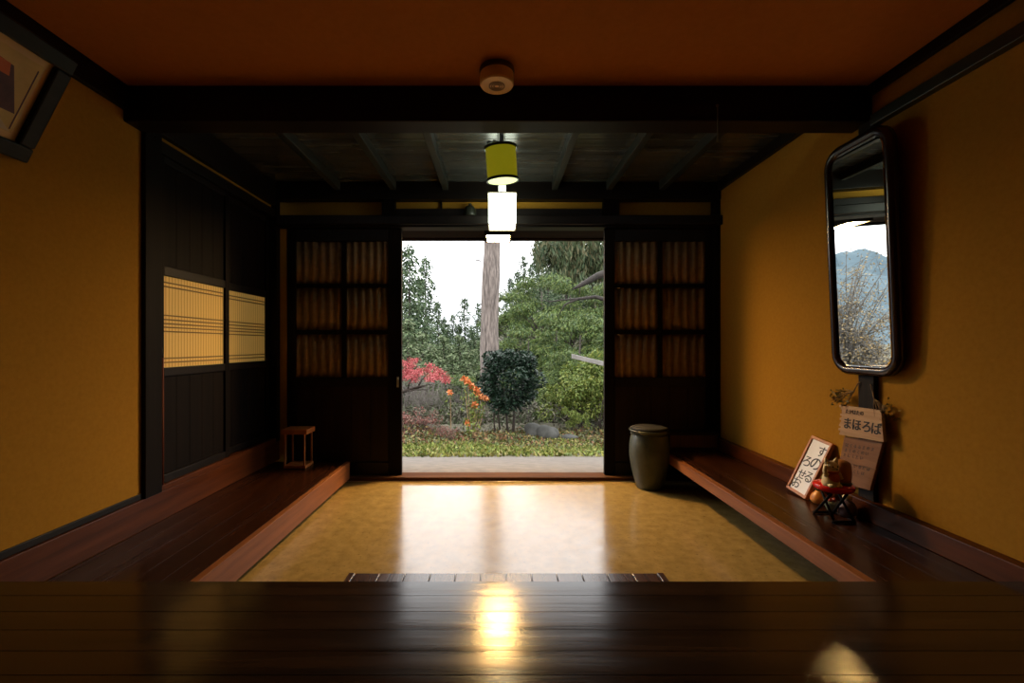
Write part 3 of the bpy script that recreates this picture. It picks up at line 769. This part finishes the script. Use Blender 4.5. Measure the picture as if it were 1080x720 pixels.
# grass strip
N = 9000
x = rng.uniform(-3.2, 3.2, N); y = 6.15 + 2.2 * rng.random(N) ** .9 + .1 * np.sin(x * 2.3)
c = np.stack([x, y, ground(x, y) + rng.uniform(.005, .045, N)], 1)
g = leafobj('grass', leaves(N, c, .085, .35, 1.3, rng), M['lf_grass']); tag(g, 'strip of yellow-green grass and weeds beyond the gravel road', 'grass', kind='stuff')
N = 9000
x = rng.uniform(-3.4, 3.2, N); y = rng.uniform(7.5, 9.3, N)
hgt = .04 + (.20 - .10 * sstep(-.2, .5, x)) * (np.sin(x * 3.1 + 1) * .5 + .5) * (np.sin(y * 4 + x) * .5 + .5) + .14 * np.exp(-((x + 1.75) / .6) ** 2)
c = np.stack([x, y, ground(x, y) + rng.random(N) * hgt], 1)
g = leafobj('undergrowth', leaves(N, c, .07, .5, .5, rng), M['lf_rust']); tag(g, 'rusty red and ochre undergrowth behind the grass strip', 'undergrowth', kind='stuff')
N = 34000
yy = rng.uniform(9.3, 30, N); kk = rng.uniform(-.36, .42, N); xx = yy * kk
c = np.stack([xx, yy, ground(xx, yy) + rng.random(N) * (.25 + .02 * yy)], 1)
g = leafobj('undergrowth', leaves(N, c,   .05 + .0065 * yy, .35, .4, rng), M['lf_brush']); tag(g, 'grey-brown brush covering the slope below the trees', 'undergrowth', kind='stuff')

# ---- tree makers (each one trunk and foliage, origin at its foot)
def trunk_tube(h, r, lean=0, seg=10, n=8, r_top=.25, rg=None):
    rg = rg or rng
    return [(lean * (i / n) ** 2 + rg.normal(0, r * .12), rg.normal(0, r * .12), h * i / n - (.25 if i == 0 else 0)) for i in range(n + 1)], [r * (1 - (1 - r_top) * i / n) for i in range(n + 1)]
def conifer(label, h, rad, mat, loc, group, seed=1, lsize=.3, n=2600, start=.08):
    rg = np.random.default_rng(seed)
    t = thing('conifer_tree', label, 'tree', (0, 0, 0), group)
    p, r = trunk_tube(h * .98, h * .016 + .03, rg=rg, r_top=.1)
    MB().tube(p, r, 8).build('trunk', M['barkd'], t, smooth=True)
    whorls = 19; cs = []; ds = []
    per = n // whorls
    for w in range(whorls):
        f0 = start + (1 - start) * (w / whorls) ** .9
        R = rad * (1 - f0) ** .62 * rg.uniform(.5, 1.2)
        nb = 5
        m_ = max(8, int(per * (.45 + 1.1 * (1 - f0))))
        ang = rg.integers(0, nb, m_) * (2 * PI / nb) + w * 1.1 + rg.normal(0, .2, m_)
        u_ = rg.random(m_) ** .6
        droop = .30 * R * u_ ** 1.6
        z = f0 * h - droop + rg.normal(0, .016 * h, m_)
        cs.append(np.stack([np.cos(ang) * R * u_, np.sin(ang) * R * u_, z], 1)); ds.append(np.stack([np.cos(ang), np.sin(ang), np.full(m_, -.5)], 1))
    cs = np.concatenate(cs); ds = np.concatenate(ds)
    leafobj('foliage', leaves(len(cs), cs, lsize, .42, 0, rg, ds), mat, t)
    t.location = loc
    return t
def clump(rg, c, r, n, shell=.55):
    d = rg.normal(size=(n, 3)); d /= np.linalg.norm(d, axis=1)[:, None]
    rr = (shell + (1 - shell) * rg.random(n))[:, None]
    return np.asarray(c) + d * rr * np.asarray(r), d
def leafy(name, label, cat, loc, blobs, n, lsize, mat, trunkspec, group=None, seed=1, droop=0, asp=.45, bark='barkd', shell=.5):
    """blobs: (centre, radii) ; trunkspec: list of (points, radii)"""
    rg = np.random.default_rng(seed)
    t = thing(name, label, cat, (0, 0, 0), group)
    mb = MB()
    for pts, rad in trunkspec: mb.tube(pts, rad, 7)
    mb.build('trunk', M[bark], t, smooth=True)
    vol = np.array([np.prod(b_[1]) ** .66 for b_ in blobs]); vol /= vol.sum()
    cs, ds = [], []
    for (c_, r_), f_ in zip(blobs, vol):
        a, d = clump(rg, c_, r_, max(10, int(n * f_)), shell); cs.append(a)
        d = d * np.array([1, 1, .4]); d[:, 2] -= droop; ds.append(d)
    cs = np.concatenate(cs); ds = np.concatenate(ds)
    leafobj('foliage', leaves(len(cs), cs, lsize, asp, 0, rg, ds), mat, t)
    t.location = loc
    return t
def spot(px, Y):
    x_ = (px - 525) / 480 * Y; return (x_, Y, float(ground(x_, Y)))
def top(py, Y): return 1 + (364 - py) / 480 * Y

# conifers on the slope
GC = 'dark conifers on the slope beyond the doorway'
LC = 'dark conifer among others on the slope beyond the doorway'
base = conifer(LC, 10, 2.9, M['lf_con'], spot(432, 24), GC, 5, .27, 4200)
def put(src, px, Y, py, wid=1.0, href=10, label=None, group=None, rz=None):
    s_ = spot(px, Y); h = top(py, Y) - s_[2]
    return dup(src, s_, rng.uniform(0, 6) if rz is None else rz, (h / href * wid, h / href * wid, h / href), label, group)
s0 = spot(432, 24); k = (top(256, 24) - s0[2]) / 10; base.scale = (k * .8, k * .8, k)
for a in ((449, 29, 268, .7), (462, 31, 316, .8), (478, 36, 330, .9), (490, 30, 312, .9), (504, 33, 318, .8), (415, 26, 246, .9), (395, 22, 250, 1), (472, 24, 345, 1.1), (437, 19, 338, 1.1), (497, 22, 345, 1.2), (512, 28, 312, 1), (455, 22, 350, 1.2), (552, 33, 268, .8), (561, 30, 276, .8), (578, 32, 252, .9), (597, 27, 240, 1), (625, 29, 235, 1), (655, 26, 240, 1), (690, 30, 240, 1), (538, 36, 292, 1), (569, 34, 262, 1), (587, 36, 250, 1), (610, 33, 235, 1.1), (545, 34, 285, .9), (441, 33, 290, 1), (469, 36, 335, 1.1), (484, 30, 342, 1)):
    put(base, *a)
GP = 'paler conifers at the foot of the slope'
LP = 'paler loose conifer at the foot of the slope beyond the doorway'
pale = conifer(LP, 10, 3.2, M['lf_con2'], spot(485, 19), GP, 8, .30, 3800)
s0 = spot(485, 19); k = (top(352, 19) - s0[2]) / 10; pale.scale = (k * 1.2, k * 1.2, k)
for a in ((446, 17, 348, 1.3), (430, 16, 335, 1.3), (468, 18, 352, 1.3), (478, 15, 372, 1.4), (455, 15, 366, 1.4), (494, 15, 368, 1.3), (455, 13.5, 388, 1.5), (470, 13, 392, 1.5), (434, 13.8, 380, 1.5), (486, 12.6, 398, 1.5), (420, 13.6, 375, 1.5), (507, 18, 358, 1.2), (408, 18, 345, 1.3)): put(pale, *a)
# bright feathery trees on the near bank
GB = 'bright green feathery trees on the bank'
LB = 'bright green feathery tree on the bank beyond the garden'
rg = np.random.default_rng(4)
blobs = []
for i in range(26):
    a = rg.uniform(0, 2 * PI); hh = rg.uniform(.18, 1.0); rr = 2.2 * math.sqrt(max(.08, 1 - (hh - .35) ** 2 * 2.0)) * rg.uniform(.35, 1)
    blobs.append(((math.cos(a) * rr, math.sin(a) * rr, hh * 5.2), (rg.uniform(.55, 1.0), rg.uniform(.55, 1.0), rg.uniform(.16, .30))))
tr = [([(0, 0, -.3), (.1, .05, 2), (.0, .1, 4.6)], [.14, .09, .03])]
for i in range(7):
    b_ = blobs[i][0]; tr.append(([(.05, .05, b_[2] * .55), (b_[0] * .5, b_[1] * .5, b_[2] * .85), b_], [.05, .035, .012]))
feath = leafy('feathery_tree', LB, 'tree', spot(548, 19), blobs, 7500, .19, M['lf_bright'], tr, GB, 6, droop=.75, asp=.24, shell=.3)
def putf(px, Y, py, wid=1.0, first=False):
    s_ = spot(px, Y); h = (top(py, Y) - s_[2]) / 5.6; sc_ = (h * wid, h * wid, h)
    if first: feath.scale = sc_; feath.location = s_; return
    dup(feath, s_, rng.uniform(0, 6), sc_)
putf(545, 20, 300, .8, True)
for a in ((572, 19, 285, .8), (600, 18, 290, .8), (628, 18, 296, .8), (660, 18, 290, .9), (557, 15, 338, .9), (585, 15, 325, .9), (612, 14, 330, .9), (640, 14, 325, .9), (532, 16, 352, .8), (545, 13, 385, 1), (598, 12.5, 365, .9), (672, 14, 330, .9), (622, 12, 378, .9), (573, 12, 395, 1), (478, 12.5, 396, .9), (463, 13.5, 388, 1), (492, 13, 392, .9)): putf(*a)
# lime shrubs low on the right
GL = 'yellow-green shrubs at the edge of the grass'
blobs = [((rg.normal(0, .28), rg.normal(0, .22), .25 + rg.random() * .75), (.22, .22, .2)) for i in range(16)]
tr = [([(0, 0, -.1), (b_[0][0] * .4, b_[0][1] * .4, b_[0][2] * .5), b_[0]], [.016, .01, .004]) for b_ in blobs[:9]]
lime = leafy('leafy_shrub', 'yellow-green leafy shrub at the edge of the grass past the rocks', 'shrub', spot(612, 9.6), blobs, 2600, .075, M['lf_lime'], tr, GL, 9, .1, .4)
lime.scale = (.9, .9, 1.1)
for px, Y, s_ in ((630, 9.4, 1.2), (597, 10.2, .8), (645, 10, 1.5), (584, 10.8, .7), (618, 10.8, 1.3), (603, 9.2, .45), (627, 11.2, 1.7)): dup(lime, spot(px, Y), rng.uniform(0, 6), (s_ * .8, s_ * .8, s_))
# bare grey shrubs on the left bank
GR = 'bare grey twiggy shrubs below the red maple'
def bare(name, label, cat, h, loc, group, seed, mat, nb=26, spread=.5, r0=.009):
    rg = np.random.default_rng(seed); t = thing(name, label, cat, (0, 0, 0), group); mb = MB()
    for i in range(nb):
        a = rg.uniform(0, 2 * PI); e = rg.uniform(.15, 1) * spread * h; z = h * rg.uniform(.5, 1)
        p1 = (math.cos(a) * e * .35, math.sin(a) * e * .35, z * .5); p2 = (math.cos(a) * e, math.sin(a) * e, z)
        mb.tube([(rg.normal(0, .03), rg.normal(0, .03), -.05), p1, p2], [r0, r0 * .65, r0 * .25], 5)
        for q in range(4):
            f_ = rg.uniform(.35, .95); s_ = Vector(p1).lerp(Vector(p2), f_); mb.tube([s_, s_ + Vector(rg.normal(0, .16 * h, 3)) + Vector((0, 0, .08 * h))], [r0 * .4, r0 * .15], 4)
    mb.build('twigs', M[mat], t); t.location = loc; return t
bs = bare('bare_shrub', 'bare grey twiggy shrub on the bank below the red maple', 'shrub', 1.5, spot(440, 11.2), GR, 3, 'twiggrey')
for px, Y, s_ in ((425, 11, 1.1), (456, 11.6, 1.0), (470, 12.4, 1.1), (484, 12, .9), (410, 11, 1.1), (548, 10.6, .55), (556, 10.3, .5), (446, 10.2, .7)): dup(bs, spot(px, Y), rng.uniform(0, 6), s_)
# the great trunk
x_, y_, z_ = spot(515, 12)
t = thing('tall_tree', 'tall tree with thick pale bark rising behind the round dark bush', 'tree', (x_, y_, z_))
rg = np.random.default_rng(2)
p = [(x_ + .018 * math.sin(i * .9) + .01 * i, y_, z_ - .3 + i * .62) for i in range(22)]
MB().tube(p, [.265 - .0046 * i + .012 * math.sin(i * 2.1) for i in range(22)], 18).build('trunk', M['bark'], t, smooth=True)
for q, r_ in (([(x_ - .18, y_ - .1, 3.20), (x_ - .42, y_ - .15, 3.23)], [.022, .010]), ([(x_ - .1, y_, 8.5), (x_ - 1.5, y_, 9.6)], [.07, .02]), ([(x_ + .1, y_, 9), (x_ + 1.7, y_, 10)], [.07, .02])):
    MB().tube(q, r_, 7).build('branch', M['barkd'], t, smooth=True)
cs, ds = [], []
for i in range(18):
    a = rg.uniform(0, 2 * PI); c_ = (x_ + math.cos(a) * rg.uniform(.3, 2.4), y_ + math.sin(a) * rg.uniform(.3, 2.4), rg.uniform(9, 13)); q, d = clump(rg, c_, (.9, .9, .5), 90); cs.append(q); ds.append(d)
leafobj('foliage', leaves(1620, np.concatenate(cs), .3, .4, 0, rg, np.concatenate(ds)), M['lf_con'], t)
# round dark camellia
x_, y_, z_ = spot(537, 9)
blobs = [((0, 0, 1.04), (.60, .60, .66)), ((0, 0, 1.04), (.5, .5, .58)), ((0, 0, 1.0), (.4, .4, .5))]
rg = np.random.default_rng(12)
for i in range(16):
    a = rg.uniform(0, 2 * PI); hh = rg.uniform(.48, 1.56); rr = .54 * math.sqrt(max(.02, 1 - ((hh - 1.0) / .62) ** 2)); blobs.append(((math.cos(a) * rr, math.sin(a) * rr, hh), (.21, .21, .17)))
tr = [([(-.02, 0, -.1), (-.05, 0, .35), (-.1, .05, .9)], [.028, .024, .015]), ([(.07, .02, -.1), (.1, 0, .4), (.15, 0, .9)], [.03, .026, .015]), ([(-.16, .05, -.1), (-.22, .02, .4), (-.25, 0, .8)], [.02, .018, .01]), ([(-.28, .0, -.1), (-.3, .0, .35), (-.3, 0, .7)], [.018, .014, .01])]
leafy('round_bush', 'round dense dark green glossy bush on bare stems in the garden', 'bush', (x_, y_, z_), blobs, 9000, .075, M['lf_cam'], tr, None, 3, .2, .5, shell=.72)
# red maple, trunk beyond the door edge
x_, y_, z_ = spot(408, 9.4)
t = thing('red_maple', 'small maple with flat crown of crimson leaves beyond the doorway', 'tree', (x_, y_, z_))
mb = MB(); zc = top(412, 9.4)
cx = (440 - 525) / 480 * 9.4
mb.tube([(x_, y_, z_ - .2), (x_ + .05, y_, z_ + .5), (x_ + .1, y_, zc - .08), (cx - .2, y_, zc + .02), (cx + .15, y_, zc + .1)], [.07, .06, .05, .04, .02], 8)
mb.build('trunk', M['barkd'], t, smooth=True)
for a, b_ in (((cx - .25, zc), (cx + .30, zc + .13)), ((cx - .3, zc - .03), (cx + .22, zc + .02)), ((cx - .2, zc), (cx - .1, zc + .3)), ((cx, zc + .05), (cx + .2, zc + .35)), ((cx - .35, zc - .05), (cx - .3, zc + .3))):
    MB().tube([(a[0], y_, a[1]), ((a[0] + b_[0]) / 2, y_ - .05, (a[1] + b_[1]) / 2 + .03), (b_[0], y_ + .05, b_[1])], [.022, .016, .006], 6).build('branch', M['barkd'], t, smooth=True)
rg = np.random.default_rng(8); cs, ds = [], []
for i in range(54):
    uu = rg.uniform(-1, 1); c_ = (cx - .06 + .66 * uu, y_ + rg.uniform(-.45, .45), zc + .24 + (.38 * (1 - uu * uu)) * rg.random() + rg.uniform(-.05, .05)); q, d = clump(rg, c_, (.14, .14, .075), 100, .1); cs.append(q); ds.append(d)
leafobj('foliage', leaves(0, np.concatenate(cs), .036, .5, 0, rg, np.concatenate(ds)), M['lf_red'], t)
# rusty shrubs
GS = 'low rust-red shrubs behind the grass strip'
blobs = [((rg.normal(0, .2), rg.normal(0, .16), .12 + rg.random() * .42), (.13, .13, .1)) for i in range(13)]
tr = [([(0, 0, -.08), (b_[0][0] * .4, b_[0][1] * .4, b_[0][2] * .5), b_[0]], [.009, .006, .003]) for b_ in blobs[:10]]
M['lf_rr'] = leafmat('rust_red_leaves', [(.10, .03, .026), (.19, .06, .05), (.16, .11, .08), (.10, .08, .06)], .7)
rs = leafy('rusty_shrub', 'low rust-red shrub behind the grass strip below the maple', 'shrub', spot(432, 8.6), blobs, 900, .045, M['lf_rr'], tr, GS, 5, 0, .5)
for px, Y, s_ in ((447, 8.9, .8), (420, 8.4, .9), (461, 8.5, .5), (476, 8.2, .45)): dup(rs, spot(px, Y), rng.uniform(0, 6), s_)
# orange flowering plants
def flowering(label, loc, stems, seed, nl, petal=.065):
    rg = np.random.default_rng(seed); t = thing('flowering_plant', label, 'plant', (0, 0, 0))
    mb = MB(); lc = []
    for (dx, h) in stems:
        mb.tube([(dx * .3, 0, -.05), (dx * .7, .02, h * .5), (dx, 0, h)], [.010, .008, .004], 6)
        for q in range(nl): lc.append((dx * (.3 + .7 * (f_ := rg.uniform(.2, .95))) + rg.normal(0, .06), rg.normal(0, .06), h * f_))
    mb.build('stem', M['twig'], t)
    leafobj('leaves', leaves(len(lc), np.array(lc), .085, .4, .2, rg), M['lf_lime'], t)
    for (dx, h) in stems:
        q, d = clump(rg, (dx, -.02, h + .01), (.07, .06, .055), 34, .3); leafobj('blossom', leaves(34, q, petal, .7, 0, rg, d), M['flower'], t)
    t.location = loc
flowering('tall plant with a cluster of orange blossoms beside the round bush', spot(499, 8.7), [(-.17, 1.12), (-.02, .98), (.10, .86), (.23, .74), (-.10, .28), (.03, .62), (-.10, 1.06), (.05, .92), (.16, .78)], 4, 30)
flowering('thin pale stalk topped by one orange blossom in the undergrowth', spot(476, 8.9), [(-.02, .86)], 5, 5)
# rocks
def rock(label, loc, r, seed):
    rg = np.random.default_rng(seed); mb = MB(); mb.ball((0, 0, 0), 1, 18, 12)
    ph = rg.uniform(0, 6, (5, 3)); kk_ = rg.normal(0, 1.6, (5, 3))
    mb.v = [tuple(Vector(v_) * (1 + .12 * sum(math.sin(k_[0] * v_[0] + k_[1] * v_[1] + k_[2] * v_[2] + p_[0]) for k_, p_ in zip(kk_, ph)))) for v_ in mb.v]
    mb.v = [(v_[0] * r[0], v_[1] * r[1], v_[2] * r[2]) for v_ in mb.v]
    o = mb.build('rock', M['stone'], smooth=True); o.location = (loc[0], loc[1], loc[2] + r[2] * .45); tag(o, label, 'rock', None)
rock('largest grey boulder at the grass edge past the round bush', spot(579, 8.6), (.22, .18, .15), 1)
rock('smaller mossy boulder between the largest boulder and the bush', spot(564, 8.8), (.17, .15, .13), 2)
rock('low flat stone in the grass before the yellow-green shrubs', spot(603, 8.5), (.14, .12, .07), 3)
# drooping cedar, its trunk beyond the door edge
P = lambda px, py, Y: ((px - 525) / 480 * Y, Y, 1 + (364 - py) / 480 * Y)
x_, y_, z_ = spot(664, 23)
t = thing('cedar_tree', 'dark cedar with drooping branches hanging at the top of the doorway', 'tree', (x_, y_, z_))
MB().tube([(x_, y_, z_ - .3), (x_ + .02, y_, 2), (x_, y_, 5), (x_, y_, 7.2)], [.5, .42, .3, .1], 12).build('trunk', M['barkd'], t, smooth=True)
for q, r_ in (([P(664, 246, 23), P(640, 243, 22.8), P(605, 246, 22.6), P(572, 258, 22.6)], [.16, .12, .08, .02]), ([P(664, 262, 23), P(640, 262, 23), P(610, 268, 22.8), P(590, 278, 22.6)], [.14, .1, .06, .02])):
    MB().tube(q, r_, 7).build('branch', M['barkd'], t, smooth=True)
rg = np.random.default_rng(14); cs, ds = [], []
for i in range(130):
    px = rg.uniform(566, 690); py0 = 247 + rg.uniform(-5, 14) + max(0, 600 - px) * .2
    c_ = np.array(P(px, py0, 22.8 + rg.normal(0, .9)));
    m_ = 60; f_ = rg.random(m_)[:, None]
    ln = rg.uniform(1.2, 2.2) * (1.1 if px > 592 else .6)
    q = c_ + np.array([0, 0, -1]) * f_ * ln + rg.normal(0, .15, (m_, 3)); cs.append(q); ds.append(np.tile([0, 0, -1.2], (m_, 1)))
leafobj('foliage', leaves(0, np.concatenate(cs), .34, .25, 0, rg, np.concatenate(ds)), leafmat('cedar_needles', [(.018, .038, .014), (.045, .062, .022), (.10, .085, .04)], .7), t)
x_, y_, z_ = spot(672, 9.5)
t = thing('bare_tree', 'dark bare tree reaching broken limbs into the doorway view', 'tree', (x_, y_, z_))
P9 = lambda px, py: P(px, py, 9.3)
MB().tube([(x_, y_, z_ - .3), (x_ + .02, y_, 1.2), (x_, y_, 2.4), (x_ + .05, y_, 3.0)], [.26, .2, .14, .05], 12).build('trunk', M['barkd'], t, smooth=True)
for q, r_ in (([P9(672, 280), P9(648, 285), P9(630, 291), P9(612, 301), P9(604, 305)], [.10, .085, .07, .045, .012]),
              ([P9(672, 318), P9(645, 318), P9(628, 313), P9(610, 315), P9(596, 321), P9(588, 334)], [.06, .045, .038, .028, .018, .006]),
              ([P9(610, 315), P9(595, 316), P9(580, 318), P9(572, 316)], [.022, .016, .01, .005]), ([P9(612, 301), P9(611, 311)], [.014, .008])):
    MB().tube(q, r_, 8).build('limb', M['limb'], t, smooth=True)
# pale pole carried by a post out of sight
t = thing('pale_rail', 'pale wooden rail end jutting in front of the green bank', 'rail', spot(668, 6.6))
a = Vector(((603 - 525) / 480 * 6.6, 6.6, 1 + (364 - 375.5) / 480 * 6.6)); b_ = Vector(((668 - 525) / 480 * 6.6, 6.6, 1 + (364 - 391) / 480 * 6.6))
dv = (b_ - a).normalized(); up = Vector((0, 0, 1))
mb = MB(); hw = .034
mb.hexa([a + Vector((0, -.03, -hw)), b_ + Vector((0, -.03, -hw)), b_ + Vector((0, .03, -hw)), a + Vector((0, .03, -hw)), a + Vector((0, -.03, hw)), b_ + Vector((0, -.03, hw)), b_ + Vector((0, .03, hw)), a + Vector((0, .03, hw))])
mb.build('rail_beam', M['pole'], t, .006)
s_ = spot(668, 6.6); MB().tube([(s_[0], 6.65, s_[2] - .2), (s_[0], 6.65, b_.z + .05)], .045, 10).build('post', M['barkd'], t, smooth=True)
# autumn tree that the mirror shows
x_, y_ = -7.0, 12.2; z_ = float(ground(x_, y_))
rg = np.random.default_rng(31)
t = thing('autumn_tree', 'sparse grey tree with a few yellow leaves, reflected in the mirror', 'tree', (x_, y_, z_))
mb = MB(); cs = []
mb.tube([(x_, y_, z_ - .2), (x_ + .05, y_, z_ + 1), (x_, y_, z_ + 2.2)], [.10, .08, .05], 8)
for i in range(120):
    a = rg.uniform(0, 2 * PI); e = rg.uniform(.5, 1.7); z1 = z_ + rg.uniform(.5, 4.3); s0 = Vector((x_, y_, z_ + rg.uniform(.4, 2.2)))
    e *= math.sqrt(max(.15, 1 - ((z1 - z_ - 2) / 2.6) ** 2)); p2 = Vector((x_ + math.cos(a) * e, y_ + math.sin(a) * e, z1))
    mb.tube([s0, s0.lerp(p2, .5) + Vector((0, 0, .1)), p2], [.026, .016, .005], 5)
    for q in range(12):
        b0 = s0.lerp(p2, rg.uniform(.4, 1)); b1 = b0 + Vector(rg.normal(0, .28, 3)); mb.tube([b0, b1], [.008, .003], 4)
        if rg.random() < .8:
            for w_ in range(6): cs.append(np.array(b0.lerp(b1, rg.uniform(.3, 1))) + rg.normal(0, .07, 3))
mb.build('trunk', M['twiggrey'], t); leafobj('foliage', leaves(0, np.array(cs), .062, .6, 0, rg), M['lf_yel'], t)

# ================================================================== light, camera
w = bpy.data.worlds.new('sky'); bpy.context.scene.world = w; w.use_nodes = True
nt = w.node_tree; bg = nt.nodes['Background']
tc = nt.nodes.new('ShaderNodeTexCoord'); sx = nt.nodes.new('ShaderNodeSeparateXYZ'); nt.links.new(tc.outputs['Generated'], sx.inputs[0])
r = ramp(nt, [(.0, (.50, .52, .55)), (.22, (.70, .71, .73)), (.5, (1, 1, 1)), (1, (1, 1, 1))]); nt.links.new(sx.outputs['Z'], r.inputs['Fac']); nt.links.new(r.outputs['Color'], bg.inputs['Color'])
bg.inputs['Strength'].default_value = 5.2
pl = bpy.data.lights.new('sky_portal', 'AREA'); pl.shape = 'RECTANGLE'; pl.size = 1.55; pl.size_y = 1.9; pl.cycles.is_portal = True
po = bpy.data.objects.new('sky_portal', pl); C.objects.link(po); po.location = (.035, 3.49, .95); po.rotation_euler = (-PI / 2, 0, 0); po['kind'] = 'helper'

cam = bpy.data.cameras.new('camera'); co = bpy.data.objects.new('camera', cam); C.objects.link(co)
co.location = (0, 0, EYE); co.rotation_euler = (PI / 2, 0, 0)
cam.sensor_width = 36; cam.lens = 16; cam.shift_x = 15 / 1080; cam.shift_y = 4 / 1080; cam.clip_start = .02; cam.clip_end = 2000
sc = bpy.context.scene; sc.camera = co
sc.view_settings.view_transform = 'Standard'; sc.view_settings.look = 'None'; sc.view_settings.gamma = 1; sc.view_settings.exposure = 0; sc.view_settings.use_curve_mapping = False
sc.cycles.use_denoising = True
sc.cycles.max_bounces = 10; sc.cycles.diffuse_bounces = 5; sc.cycles.glossy_bounces = 5
sc.cycles.sample_clamp_indirect = 30; sc.cycles.blur_glossy = 0
